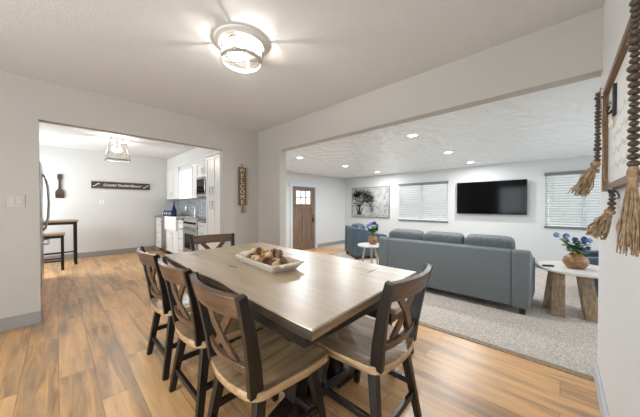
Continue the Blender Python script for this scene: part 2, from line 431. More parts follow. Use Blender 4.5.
# baseboards
bh = 0.118
struct(MB().bb((-2.0, 3.745, 0), (KX0 + 0.004, 3.76, bh)).bb((KX1, 3.745, 0), (XB0, 3.76, bh)).build('baseboard_back', M['base'], bevel=0.003))
struct(MB().bb((-2.0, -0.18, 0), (XB1 - 0.002, -0.164, bh)).build('baseboard_right', M['basew'], bevel=0.004))
struct(MB().bb((-0.95, 7.745, 0), (1.78, 7.76, bh)).build('baseboard_kitchen', M['base'], bevel=0.003))
struct(MB().bb((DX1 + 0.12, YE - 0.015, LF), (TVX, YE, LF + bh)).bb((XB1, YE - 0.015, LF), (DX0 - 0.12, YE, LF + bh)).build('baseboard_entry', M['base'], bevel=0.003))
struct(MB().bb((TVX - 0.015, LY, LF), (TVX, YE, LF + bh)).build('baseboard_living', M['base'], bevel=0.003))
struct(MB().bb((XB0 - 0.015, 3.157, 0), (XB0, 3.745, bh)).build('baseboard_opening', M['basew'], bevel=0.003))

# living room windows
def window(name, W):
    y0, y1, z0, z1 = W
    r = sroot(name, (TVX, (y0 + y1) / 2, z0))
    f = MB(); x0, x1 = TVX + 0.03, TVX + 0.09; t = 0.045
    f.bb((x0, y0, z0), (x1, y1, z0 + t)).bb((x0, y0, z1 - t), (x1, y1, z1)).bb((x0, y0, z0), (x1, y0 + t, z1)).bb((x0, y1 - t, z0), (x1, y1, z1))
    ym = (y0 + y1) / 2 + 0.02
    f.bb((x0, ym - 0.03, z0), (x1, ym + 0.03, z1))
    f.build('window_frame', M['vinyl'], r)
    MB().bb((TVX + 0.055, y0 + t, z0 + t), (TVX + 0.060, y1 - t, z1 - t)).build('pane', M['glass'], r)
    MB().bb((TVX - 0.02, y0 - 0.02, z0 - 0.045), (TVX + 0.03, y1 + 0.02, z0)).build('window_sill', M['valance'], r)
    return r
window('window_1', W1); window('window_2', W2)
def blind(W, label, tilt):
    y0, y1, z0, z1 = W; yc = (y0 + y1) / 2
    r = thing('window_blind', (TVX - 0.01, yc, z0), label, 'blind', 'white slatted blinds over the living room windows')
    MB().bb((TVX - 0.045, y0 - 0.02, z1 - 0.055), (TVX - 0.005, y1 + 0.02, z1 + 0.01)).build('head_rail', M['valance'], r, bevel=0.003)
    s = MB(); n = 19; hh = (z1 - 0.06) - (z0 + 0.05)
    for i in range(n):
        z = z0 + 0.06 + hh * (i + 0.3) / n
        s.box((TVX + 0.004, yc, z), (0.048, y1 - y0 - 0.02, 0.003), m=Matrix.Rotation(R(tilt), 3, 'Y'))
    s.build('slats', M['blind'], r)
    MB().bb((TVX - 0.02, y0 + 0.01, z0 + 0.012), (TVX + 0.028, y1 - 0.01, z0 + 0.034)).build('bottom_rail', M['blind'], r, bevel=0.003)
    MB().bb((TVX - 0.0245, yc + 0.005, z0 + 0.03), (TVX - 0.0235, yc + 0.035, z1 - 0.05)).build('ladder_tape', M['vinyl'], r)
    for k, yy in enumerate((y1 - 0.17, y0 + 0.17)):
        MB().tube([(TVX - 0.024, yy, z0 + 0.03), (TVX - 0.024, yy, z1 - 0.05)], 0.0025, 5).build('lift_cord', M['white'], r)
    MB().tube([(TVX - 0.03, y1 - 0.12, z1 - 0.06), (TVX - 0.032, y1 - 0.12, z1 - 0.62)], 0.005, 6).build('tilt_wand', M['vinyl'], r)
blind(W1, 'white slatted blind on the window between the tree painting and the television', 52)
blind(W2, 'white slatted blind on the right window behind the bead garland', 42)

# front door
r = sroot('door_1', ((DX0 + DX1) / 2, YE, LF))
d0, d1, dz0, dz1 = DX0 + 0.01, DX1 - 0.01, LF + 0.008, DZ - 0.01
yf = YE + 0.03; dw = d1 - d0
lx0, lx1, lz0, lz1 = d0 + 0.17, d1 - 0.17, dz1 - 0.53, dz1 - 0.12
dm = MB()
dm.bb((d0, yf, dz0), (d0 + 0.13, yf + 0.045, dz1)).bb((d1 - 0.13, yf, dz0), (d1, yf + 0.045, dz1))
dm.bb((d0 + 0.13, yf, lz1 + 0.0), (d1 - 0.13, yf + 0.045, dz1)).bb((d0 + 0.13, yf, lz0 - 0.13), (d1 - 0.13, yf + 0.045, lz0))
dm.bb((d0 + 0.13, yf, lz0), (lx0, yf + 0.045, lz1)).bb((lx1, yf, lz0), (d1 - 0.13, yf + 0.045, lz1))
dm.bb((d0 + 0.13, yf, dz0), (d1 - 0.13, yf + 0.045, dz0 + 0.24))
xm = (d0 + d1) / 2
dm.bb((xm - 0.055, yf, dz0 + 0.24), (xm + 0.055, yf + 0.045, lz0 - 0.13))
dm.bb((d0 + 0.13, yf + 0.016, dz0 + 0.24), (d1 - 0.13, yf + 0.04, lz0 - 0.13))
dm.bb((d0 + 0.10, yf - 0.022, lz0 - 0.045), (d1 - 0.10, yf, lz0 - 0.02))
dm.build('door_leaf', M['door'], r)
MB().bb((lx0, yf + 0.02, lz0), (lx1, yf + 0.026, lz1)).build('pane', M['lite'], r)
g = MB()
for k in (1, 2): g.bb((lx0 + (lx1 - lx0) * k / 3 - 0.016, yf + 0.004, lz0), (lx0 + (lx1 - lx0) * k / 3 + 0.016, yf + 0.04, lz1))
g.bb((lx0, yf + 0.004, (lz0 + lz1) / 2 - 0.012), (lx1, yf + 0.04, (lz0 + lz1) / 2 + 0.012))
g.build('glazing_bar', M['door'], r)
h = MB(); h.lathe([(0.03, -0.012), (0.03, 0.0)], (d1 - 0.065, yf, LF + 1.06), 14, 'y'); h.build('deadbolt', M['steeld'], r)
h = MB(); h.bar((d1 - 0.065, yf - 0.012, LF + 0.86), (d1 - 0.065, yf - 0.012, LF + 1.0), 0.045, 0.02, (1, 0, 0))
h.tube([(d1 - 0.065, yf - 0.02, LF + 0.93), (d1 - 0.065, yf - 0.06, LF + 0.93), (d1 - 0.15, yf - 0.06, LF + 0.93)], 0.011, 8); h.build('door_handle', M['steeld'], r)
t = MB(); t.bb((DX0 - 0.095, YE - 0.02, LF), (DX0, YE, DZ)).bb((DX1, YE - 0.02, LF), (DX1 + 0.095, YE, DZ)).bb((DX0 - 0.13, YE - 0.03, DZ), (DX1 + 0.13, YE, DZ + 0.10))
t.build('casing', M['trim'], r, bevel=0.003)
MB().bb((DX0, YE - 0.0, LF), (DX1, YE + 0.1, LF + 0.008)).build('threshold', M['darkwood'], r)

# glowing panel with thin edge strips between the upper cabinets
r = sroot('bright_panel', (2.10, 6.37, 1.34))
MB().bb((2.088, 5.965, 1.35), (2.0995, 6.775, 1.99)).build('pane', M['kpanel'], r)
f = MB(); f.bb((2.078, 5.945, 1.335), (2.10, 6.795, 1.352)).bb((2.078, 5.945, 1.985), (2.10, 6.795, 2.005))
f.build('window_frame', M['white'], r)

# frames of the unseen patio, living and kitchen openings added to let daylight in
r = sroot('unseen_window_4', (-2.05, 1.45, 0))
f = MB(); f.bb((-2.09, 0.40, 0.0), (-2.02, 0.46, 2.25)).bb((-2.09, 2.44, 0), (-2.02, 2.5, 2.25)).bb((-2.09, 0.40, 2.19), (-2.02, 2.5, 2.25)).bb((-2.08, 1.41, 0), (-2.03, 1.49, 2.2))
f.build('window_frame', M['white'], r)
MB().bb((-2.06, 0.46, 0.02), (-2.055, 2.44, 2.19)).build('pane', M['glass'], r)
r = sroot('unseen_window_5', (5.2, LY - 0.06, LF))
f = MB(); f.bb((3.4, LY - 0.1, LF), (3.46, LY - 0.02, 1.85)).bb((6.94, LY - 0.1, LF), (7.0, LY - 0.02, 1.85)).bb((3.4, LY - 0.1, 1.79), (7.0, LY - 0.02, 1.85)).bb((5.16, LY - 0.09, LF), (5.24, LY - 0.03, 1.8))
f.build('window_frame', M['white'], r)
MB().bb((3.46, LY - 0.065, LF + 0.02), (6.94, LY - 0.06, 1.79)).build('pane', M['glass'], r)
r = sroot('unseen_window_6', (-1.0, 6.82, 0.3))
f = MB(); f.bb((-1.04, 6.1, 0.3), (-0.97, 6.15, 2.0)).bb((-1.04, 7.5, 0.3), (-0.97, 7.55, 2.0)).bb((-1.04, 6.1, 1.95), (-0.97, 7.55, 2.0)).bb((-1.04, 6.1, 0.3), (-0.97, 7.55, 0.35))
f.build('window_frame', M['white'], r)
MB().bb((-1.01, 6.15, 0.35), (-1.005, 7.5, 1.95)).build('pane', M['glass'], r)

# ------------------------------------------------------------------ dining table
TC = Vector((1.08, 1.525, 0))
tb = thing('dining_table', TC, 'long dining table with pale wood top, dark live edges and black base', 'table')
def edge_pts(a, b, amp, ph, n=26):
    a, b = Vector(a), Vector(b); t = b - a; nrm = Vector((-t.y, t.x, 0)).normalized(); out = []
    for i in range(n + 1):
        s = i / n
        f = math.sin(s * 9.5 + ph) * 0.6 + math.sin(s * 21 + ph * 2.3) * 0.28 + math.sin(s * 43 + ph) * 0.1
        out.append(a + t * s + nrm * amp * f * min(1, 8 * s, 8 * (1 - s)))
    return out
TZ = 0.76
left = edge_pts((0.582, 0.592, 0), (0.616, 2.405, 0), 0.016, 0.8)      # towards the three chairs
right = edge_pts((1.578, 2.445, 0), (1.548, 0.650, 0), 0.014, 2.1)
loop = left + right
n = len(loop); cen = Vector((1.08, 1.525, 0))
def ringz(inset, z): 
    return [p + (cen - p).normalized() * inset * 1.0 + Vector((0, 0, z)) for p in loop]
t_ = MB(); vs = ringz(0.004, TZ) + ringz(0.0, TZ - 0.006) 
t_.v = [tuple(v) for v in ringz(0.004, TZ) + ringz(0.0, TZ - 0.006)]
t_.f = [tuple(range(n - 1, -1, -1))] + [(i, (i + 1) % n, n + (i + 1) % n, n + i) for i in range(n)]
me_chk = t_.build('tabletop', M['table'], tb)
bmx = bmesh.new(); bmx.from_mesh(me_chk.data)
bmx.verts.ensure_lookup_table()
for z, ins in ((TZ - 0.028, -0.004), (TZ - 0.046, 0.010)):
    pass
bmesh.ops.recalc_face_normals(bmx, faces=bmx.faces); bmx.to_mesh(me_chk.data); bmx.free()
# edge band: bark on the long live edges, end grain on the short ends
def band(idx, name, m):
    b = MB(); prof = [(0.0, TZ - 0.006), (-0.003, TZ - 0.02), (0.004, TZ - 0.038), (0.016, TZ - 0.048), (0.05, TZ - 0.050)]
    k = len(idx)
    for ins, z in prof:
        for i in idx:
            p = loop[i]; q = p + (cen - p).normalized() * ins + Vector((0, 0, z)); b.v.append(tuple(q))
    for j in range(len(prof) - 1):
        for i in range(k - 1):
            b.f.append((j * k + i, (j + 1) * k + i, (j + 1) * k + i + 1, j * k + i + 1))
    o = b.build(name, m, tb, smooth=50)
    return o
nl = len(left)
o = band(list(range(0, nl)), 'live_edge', M['bark']); o['label'] = 'dark bark edge of the tabletop facing the row of chairs'
o = band(list(range(nl, n)), 'live_edge', M['bark'])
o = band([n - 1, 0], 'end_grain', M['endgrain']); o = band([nl - 1, nl], 'end_grain', M['endgrain'])
MB().prism([p + (cen - p).normalized() * 0.05 + Vector((0, 0, TZ - 0.050)) for p in loop], (0, 0, 0.03)).build('underside', M['bark'], tb)
# slim dark inlaid keys
for (x, y, a) in ((0.815, 1.60, 4), (1.37, 0.86, -86), (1.36, 1.66, 3), (0.80, 2.2, 2)):
    k = MB(); L_ = 0.075
    c, s_ = math.cos(R(a + 90)), math.sin(R(a + 90))
    pts = [(-L_, 0), (-L_ * .4, .004), (L_ * .3, .0045), (L_, 0), (L_ * .3, -.0035), (-L_ * .5, -.0035)]
    k.prism([(x + c * u - s_ * v, y + s_ * u + c * v, TZ - 0.001) for u, v in pts], (0, 0, 0.0015)).build('inlaid_key', M['slit'], tb)
# base
a = MB(); a.bb((0.665, 0.72, 0.61), (0.71, 2.29, 0.710)).bb((1.415, 0.72, 0.61), (1.46, 2.29, 0.710)).bb((0.71, 0.72, 0.61), (1.415, 0.76, 0.710)).bb((0.71, 2.25, 0.61), (1.415, 2.29, 0.710))
a.build('apron', M['espresso'], tb, bevel=0.003)
for y in (1.065, 2.03):
    f = MB(); f.prism([(0.76, y - 0.05, 0.0), (0.92, y - 0.05, 0.0), (0.95, y - 0.05, 0.035), (1.21, y - 0.05, 0.035), (1.24, y - 0.05, 0.0), (1.40, y - 0.05, 0.0), (1.40, y - 0.05, 0.06), (1.28, y - 0.05, 0.105), (0.88, y - 0.05, 0.105), (0.76, y - 0.05, 0.06)], (0, 0.10, 0))
    f.build('foot_beam', M['espresso'], tb, bevel=0.006)
    for s in (-1, 1):
        p = MB(); p.bar((1.08 + s * 0.17, y, 0.10), (1.08 + s * 0.08, y, 0.62), 0.09, 0.085, (1, 0, 0)); p.build('pedestal_post', M['espresso'], tb, bevel=0.006)
        p = MB(); p.bar((1.08 + s * 0.10, y, 0.33), (1.08 + s * 0.33, y, 0.61), 0.05, 0.05, (1, 0, 0)); p.build('brace', M['espresso'], tb, bevel=0.004)
    c = MB(); c.bb((0.745, y - 0.05, 0.615), (1.415, y + 0.05, 0.70)); c.build('cross_beam', M['espresso'], tb, bevel=0.004)
MB().bb((1.05, 1.065, 0.16), (1.11, 2.03, 0.26)).build('stretcher', M['espresso'], tb, bevel=0.005)

# ------------------------------------------------------------------ dining chairs
def make_chair():
    r = thing('dining_chair', (0, 0, 0), '', 'chair', 'dining chairs round the table')
    # seat: dished board, rounded at the back, outline per height
    out = []
    hw_f, hw_b, yf_, yb = 0.222, 0.205, 0.222, -0.228
    out += [(-hw_f + 0.03, yf_ - 0.0), (0, yf_ + 0.008), (hw_f - 0.03, yf_ - 0.0), (hw_f - 0.008, yf_ - 0.012), (hw_f, yf_ - 0.04)]
    out += [(hw_f + 0.004, 0.05), (hw_b + 0.008, -0.10)]
    for k in range(6):
        an = R(0 - 78 * k / 5); out.append((hw_b - 0.085 + 0.09 * math.cos(an), -0.135 + 0.075 * math.sin(an)))
    out += [(0.06, yb + 0.006), (0, yb + 0.004)]
    rgt = out[1:]; mir = [(-x, y) for x, y in reversed(rgt[1:-1])]
    ol = rgt + mir
    rings = [(1.0, 0.418), (1.0, 0.443), (0.994, 0.4515), (0.90, 0.451), (0.70, 0.445), (0.45, 0.441), (0.2, 0.440)]
    s = MB(); nn = len(ol)
    s.v += [(x * 0.97, y * 0.97, 0.412) for x, y in ol]
    for q, z in rings: s.v += [(x * q, y * q, z) for x, y in ol]
    s.f.append(tuple(range(nn - 1, -1, -1)) if True else ())
    for j in range(len(rings)):
        for i in range(nn): s.f.append((j * nn + i, j * nn + (i + 1) % nn, (j + 1) * nn + (i + 1) % nn, (j + 1) * nn + i))
    s.f.append(tuple(len(rings) * nn + i for i in range(nn)))
    o = s.build('seat', M['seat'], r, smooth=50, local=True)
    bmx = bmesh.new(); bmx.from_mesh(o.data); bmesh.ops.recalc_face_normals(bmx, faces=bmx.faces); bmx.to_mesh(o.data); bmx.free()
    # back posts
    for sx in (-1, 1):
        p = MB(); p.strip([(sx * 0.178, -0.172, 0.435), (sx * 0.190, -0.188, 0.56), (sx * 0.205, -0.215, 0.70), (sx * 0.222, -0.258, 0.852)], [0.060, 0.056, 0.048, 0.036], 0.030, (0, 1, 0))
        p.build('back_post', M['espresso'], r, bevel=0.003, local=True)
    def arc(z, ydep, xh, y0, m=9):
        return [(xh * (2 * i / (m - 1) - 1), y0 - ydep * (1 - (2 * i / (m - 1) - 1) ** 2), z) for i in range(m)]
    MB().strip(arc(0.808, 0.040, 0.212, -0.250), 0.088, 0.024, (0, -0.28, 1)).build('top_rail', M['rail'], r, bevel=0.003, local=True)
    MB().strip(arc(0.535, 0.028, 0.185, -0.186), 0.036, 0.022, (0, -0.2, 1)).build('lower_rail', M['rail'], r, bevel=0.003, local=True)
    MB().strip([(-0.115, -0.238, 0.775), (-0.03, -0.240, 0.68), (0.03, -0.226, 0.61), (0.095, -0.205, 0.545)], 0.040, 0.014, (1, 0, 0.6)).build('cross_slat', M['slat'], r, bevel=0.002, local=True)
    MB().strip([(0.115, -0.232, 0.775), (0.03, -0.226, 0.68), (-0.03, -0.212, 0.61), (-0.095, -0.200, 0.545)], 0.040, 0.014, (1, 0, -0.6)).build('cross_slat', M['slat'], r, bevel=0.002, local=True)
    # legs splayed outwards
    T = {}
    for sx in (-1, 1):
        for sy in (-1, 1):
            top = Vector((sx * 0.155, sy * 0.140, 0.425)); bot = Vector((sx * 0.213, sy * 0.205, 0.0)); T[(sx, sy)] = (top, bot)
            MB().bar(top, bot, 0.046, 0.040, (0, 1, 0), 0.034, 0.030).build('leg', M['espresso'], r, bevel=0.003, local=True)
    def at(k, z): t, b = T[k]; return t + (b - t) * ((t.z - z) / (t.z - b.z))
    for a_, b_, z in (((-1, -1), (1, -1), 0.135), ((-1, 1), (1, 1), 0.135), ((-1, -1), (-1, 1), 0.195), ((1, -1), (1, 1), 0.195)):
        MB().bar(at(a_, z), at(b_, z), 0.032, 0.020, (0, 0, 1)).build('stretcher', M['espresso'], r, bevel=0.002, local=True)
    return r
ch = make_chair()
ch.location = (0.700, 1.03, 0); ch.rotation_euler = (0, 0, R(-90))
ch['label'] = 'dark dining chair nearest the camera in the row of three along the left live edge'
again(ch, (0.700, 1.56, 0), R(-90), 'dark dining chair in the middle of the row of three along the left live edge')
again(ch, (0.700, 2.13, 0), R(-90), 'dark dining chair farthest along the row of three at the left live edge')
again(ch, (1.165, 0.770, 0), R(1), 'dark dining chair pulled up to the short table end nearest the camera')
again(ch, (1.15, 2.50, 0), R(174), 'dark dining chair at the far table end in front of the kitchen pantry')

# bench on the far long side
b = thing('dining_bench', (1.80, 1.52, 0), 'backless bench with pale seat and black legs on the living room side of the table', 'bench')
MB().bb((1.61, 0.82, 0.415), (1.97, 2.22, 0.452)).build('seat', M['seat'], b, bevel=0.008)
a = MB(); a.bb((1.64, 0.87, 0.33), (1.665, 2.17, 0.415)).bb((1.915, 0.87, 0.33), (1.94, 2.17, 0.415)).bb((1.665, 0.87, 0.33), (1.915, 0.895, 0.415)).bb((1.665, 2.145, 0.33), (1.915, 2.17, 0.415))
a.build('apron', M['espresso'], b, bevel=0.002)
for sx in (-1, 1):
    for sy in (-1, 1):
        MB().bar((1.79 + sx * 0.125, 1.52 + sy * 0.60, 0.42), (1.79 + sx * 0.16, 1.52 + sy * 0.66, 0), 0.05, 0.045, (0, 1, 0), 0.036, 0.034).build('leg', M['espresso'], b, bevel=0.003)

# ------------------------------------------------------------------ tray of dried botanicals
ty = thing('serving_tray', (1.005, 1.47, TZ), 'whitewashed wooden tray with end handles in the middle of the dining table', 'tray', rz=R(-4))
def rrect(hx, hy, z, r=0.02, m=4):
    o = []
    for cx, cy, a0 in ((hx - r, hy - r, 0), (-hx + r, hy - r, 90), (-hx + r, -hy + r, 180), (hx - r, -hy + r, 270)):
        for k in range(m + 1):
            an = R(a0 + 90 * k / m); o.append((cx + r * math.cos(an), cy + r * math.sin(an), z))
    return o
s = MB(); prof = [(0.090, 0.222, 0.001), (0.095, 0.226, 0.006), (0.122, 0.266, 0.046), (0.124, 0.268, 0.052), (0.108, 0.250, 0.052), (0.086, 0.218, 0.014)]
for hx, hy, z in prof: s.v += rrect(hx, hy, z)
nn = 20
for j in range(len(prof) - 1):
    for i in range(nn): s.f.append((j * nn + i, j * nn + (i + 1) % nn, (j + 1) * nn + (i + 1) % nn, (j + 1) * nn + i))
s.f.append(tuple(range(nn - 1, -1, -1))); s.f.append(tuple((len(prof) - 1) * nn + i for i in range(nn)))
s.build('tray_body', M['traywood'], ty, smooth=40, local=True)
for sy in (-1, 1):
    MB().prism([(-0.075, sy * 0.26, 0.038), (0.075, sy * 0.26, 0.038), (0.06, sy * 0.30, 0.044), (-0.06, sy * 0.30, 0.044)], (0, 0, 0.016)).build('handle', M['traywood'], ty, bevel=0.005, local=True)
def cone_mesh(nm, m, kind):
    o = MB()
    if kind == 'cone':
        for j in range(7):
            z = -0.024 + j * 0.0085; rr = 0.022 * math.sin(math.pi * (j + 1.4) / 8.6)
            for k in range(7):
                an = 2 * math.pi * (k + 0.5 * (j % 2)) / 7
                d = Vector((math.cos(an), math.sin(an), 0.25)).normalized(); p = Vector((0, 0, z)); tt = Vector((-d.y, d.x, 0)) * 0.007
                o.add([p + d * rr * 0.3 + tt * .4, p + d * rr * 0.3 - tt * .4, p + d * (rr + 0.004) - tt + Vector((0, 0, .003)), p + d * (rr + 0.006) + Vector((0, 0, .007)), p + d * (rr + 0.004) + tt + Vector((0, 0, .003)), p + d * rr * .6 + Vector((0, 0, -.005))],
                      [(0, 1, 2, 3, 4), (1, 0, 5), (2, 1, 5), (3, 2, 5), (4, 3, 5), (0, 4, 5)])
        o.ell((0, 0, 0), (0.014, 0.014, 0.026), 8, 6)
    elif kind == 'ball':
        o.ell((0, 0, 0), (0.025, 0.025, 0.023), 12, 8)
        for k in range(26):
            v = Vector((random.gauss(0, 1), random.gauss(0, 1), random.gauss(0, 1))).normalized()
            o.ell(v * 0.0235, (0.0055, 0.0055, 0.0055), 6, 4)
    elif kind == 'pod':
        o.lathe([(0.002, -0.022), (0.016, -0.016), (0.023, 0.0), (0.020, 0.013), (0.011, 0.020), (0.013, 0.026), (0.003, 0.024)], n=12)
    else:
        for k in range(9):
            an = k * 2.4; rr = 0.006 + 0.0022 * k
            o.ell((rr * math.cos(an), rr * math.sin(an), 0.001 * k), (0.012, 0.006, 0.004), 7, 5, Matrix.Rotation(an + 1.2, 3, 'Z') @ Matrix.Rotation(0.6, 3, 'X'))
    ob = o.build(nm, m, smooth=45)
    return ob
protos = [tag(cone_mesh('pine_cone', M['cone'], 'cone'), 'brown pine cone lying among the dried pods in the white tray', 'pine cone', 'pine cones in the white tray'),
          tag(cone_mesh('dried_flower_ball', M['dried'], 'ball'), 'cream knobbly dried ball lying in the white tray', 'dried ball', 'cream dried balls in the white tray'),
          tag(cone_mesh('seed_pod', M['amber'], 'pod'), 'amber dried seed pod lying in the white tray', 'seed pod', 'amber seed pods in the white tray'),
          tag(cone_mesh('dried_blossom', M['maroon'], 'rose'), 'dark dried blossom lying in the white tray', 'dried flower', 'dark dried blossoms in the white tray')]
spots = []
used = [0, 0, 0, 0]
pat = [1, 0, 1, 0, 1, 3, 0, 1, 0, 2, 1, 0, 1, 1, 0, 1, 0, 1, 0, 1, 3, 1, 0, 1, 0, 1, 0, 2, 1, 0, 3, 1]
grid = [(x, y) for y in (-0.20, -0.145, -0.09, -0.035, 0.02, 0.075, 0.13, 0.185) for x in (-0.052, 0.0, 0.052)]
for i, k in enumerate(pat):
    if i < 24:
        x, y = grid[i]; z = TZ + 0.014 + 0.026
    else:
        x, y = ((0.02, -0.11), (-0.025, -0.07), (0.025, -0.04), (-0.02, 0.0), (0.02, 0.03), (-0.02, 0.07), (0.025, 0.10), (-0.015, 0.14))[i - 24]; z = TZ + 0.014 + 0.066
    x += random.uniform(-.006, .006); y += random.uniform(-.006, .006)
    ca, sa = math.cos(R(-4)), math.sin(R(-4))
    loc = (1.005 + ca * x - sa * y, 1.47 + sa * x + ca * y, z - (0.008 if k == 3 else 0))
    o = protos[k]
    if used[k]: o = protos[k].copy(); COL.objects.link(o)
    used[k] = 1
    o.location = loc; o.rotation_euler = (random.uniform(-1.2, 1.2) if k != 3 else 0.3, random.uniform(-.8, .8) if k != 3 else 0, random.uniform(0, 6))
    sc_ = random.uniform(0.95, 1.15); o.scale = (sc_, sc_, sc_)

# ------------------------------------------------------------------ dining ceiling light
LX, LYc = 0.99, 1.78
l = thing('ceiling_light', (LX, LYc, H), 'round glass drum ceiling light on a pale canopy above the dining table', 'ceiling light')
MB().lathe([(0.17, -0.018), (0.195, -0.012), (0.20, 0.0)], (LX, LYc, H), 40).build('canopy', M['canopy'], l, smooth=40)
def ring(z0, z1, ro, ri): return MB().lathe([(ri, z0), (ro, z0), (ro, z1), (ri, z1), (ri, z0)], (LX, LYc, H), 40, cap=False)
ring(-0.032, -0.018, 0.168, 0.160).build('top_ring', M['canopy'], l, smooth=40)
ring(-0.155, -0.130, 0.152, 0.144).build('bottom_ring', M['nickel'], l, smooth=40)
for k in range(4):
    an = R(42 + 90 * k); c, s_ = math.cos(an), math.sin(an)
    MB().bar((LX + 0.163 * c, LYc + 0.163 * s_, H - 0.03), (LX + 0.149 * c, LYc + 0.149 * s_, H - 0.145), 0.014, 0.007, (-s_, c, 0)).build('strut', M['canopy'], l)
for k in range(4):
    a0, a1 = R(42 + 90 * k), R(42 + 90 * (k + 1))
    for q in (0, 1):
        pts = []
        for j in range(9):
            s = j / 8; an = a0 + (a1 - a0) * s; zz = -0.045 - 0.085 * (s if q else 1 - s); rr = 0.160 - 0.012 * (s if q else 1 - s)
            pts.append((LX + rr * math.cos(an), LYc + rr * math.sin(an), H + zz))
        MB().tube(pts, 0.0030, 5).build('cross_wire', M['steeld'], l, smooth=60)
MB().lathe([(0.143, -0.14), (0.155, -0.035)], (LX, LYc, H), 40, cap=False).build('glass_drum', M['lampglass'], l, smooth=60)
for sx in (-1, 1):
    bx = MB(); bx.lathe([(0.012, -0.05), (0.012, -0.018)], (LX + sx * 0.045, LYc + sx * 0.02, H), 10); bx.build('socket', M['white'], l)
    bx = MB(); bx.ell((LX + sx * 0.045, LYc + sx * 0.02, H - 0.078), (0.022, 0.022, 0.032), 12, 8); bx.build('bulb', M['bulb'], l, smooth=60)
def point(name, loc, watts, col, rad, parent=None):
    d = bpy.data.lights.new(name, 'POINT'); d.energy = watts; d.color = col; d.shadow_soft_size = rad
    o = bpy.data.objects.new(name, d); COL.objects.link(o); o.location = loc
    if parent is not None: o.parent = parent; o.location = Vector(loc) - parent.location
    return o
point('bulb_light', (LX, LYc, H - 0.115), 10, (1.0, 0.96, 0.91), 0.02, l)

# ------------------------------------------------------------------ kitchen ceiling light (lantern)
KX, KY = 0.79, 6.02
l = thing('ceiling_lantern', (KX, KY, H), 'small flared square glass lantern on the kitchen ceiling', 'ceiling light')
MB().bb((KX - 0.10, KY - 0.10, H - 0.025), (KX + 0.10, KY + 0.10, H)).build('canopy', M['nickel'], l, bevel=0.004)
MB().bb((KX - 0.012, KY - 0.012, H - 0.09), (KX + 0.012, KY + 0.012, H - 0.02)).build('stem', M['nickel'], l)
tz, bz, ta, ba = H - 0.09, H - 0.40, 0.115, 0.165
C4 = [(-1, -1), (1, -1), (1, 1), (-1, 1)]
fr = MB()
for i in range(4):
    (ax, ay), (bx_, by_) = C4[i], C4[(i + 1) % 4]
    fr.bar((KX + ax * ta, KY + ay * ta, tz), (KX + bx_ * ta, KY + by_ * ta, tz), 0.012, 0.012)
    fr.bar((KX + ax * ba, KY + ay * ba, bz), (KX + bx_ * ba, KY + by_ * ba, bz), 0.022, 0.012)
    fr.bar((KX + ax * ta, KY + ay * ta, tz), (KX + ax * ba, KY + ay * ba, bz), 0.012, 0.012, (1, 0, 0))
fr.bar((KX - ta, KY, tz), (KX + ta, KY, tz), 0.012, 0.012)
fr.build('cage_frame', M['nickel'], l)
gl = MB()
for i in range(4):
    (ax, ay), (bx_, by_) = C4[i], C4[(i + 1) % 4]; q = 0.97
    gl.add([(KX + ax * ta * q, KY + ay * ta * q, tz), (KX + bx_ * ta * q, KY + by_ * ta * q, tz), (KX + bx_ * ba * q, KY + by_ * ba * q, bz), (KX + ax * ba * q, KY + ay * ba * q, bz)], [(0, 1, 2, 3)])
gl.build('glass_pane', M['lampglass'], l)
for sx in (-1, 1):
    MB().lathe([(0.012, -0.16), (0.012, -0.09)], (KX + sx * 0.04, KY, H), 10).build('socket', M['white'], l)
    MB().ell((KX + sx * 0.04, KY, H - 0.20), (0.028, 0.028, 0.042), 12, 8).build('bulb', M['bulb'], l, smooth=60)
point('bulb_light', (KX, KY, H - 0.22), 26, (1.0, 0.96, 0.92), 0.03, l)

# ------------------------------------------------------------------ recessed lights
names = ['nearest the opening jamb and front door', 'in the middle of the row in front of the front door', 'nearest the tree painting corner',
         'nearest the dining room header above the sofa', 'in the middle between sofa and television', 'nearest the television wall']
pl = [(3.55, 3.99), (5.12, 4.01), (6.70, 4.03), (3.55, 1.56), (5.14, 1.56), (6.68, 1.55)]
first = None
for (x, y), nm in zip(pl, names):
    lab = 'recessed round ceiling light ' + nm
    if first is None:
        first = thing('recessed_light', (x, y, LC), lab, 'ceiling light', 'recessed lights in the living room ceiling')
        MB().lathe([(0.062, -0.006), (0.085, -0.006), (0.09, 0.0)], n=28, cap=False).build('trim_ring', M['white'], first, smooth=40, local=True)
        MB().lathe([(0.0635, -0.004), (0.0635, -0.001)], n=28).build('lens', M['can'], first, local=True)
        d = bpy.data.lights.new('lens_light', 'AREA'); d.shape = 'DISK'; d.size = 0.12; d.energy = 21; d.color = (0.95, 0.98, 1.0)
        lo = bpy.data.objects.new('lens_light', d); COL.objects.link(lo); lo.parent = first; lo.location = (0, 0, -0.012)
    else:
        again(first, (x, y, LC), 0, lab)

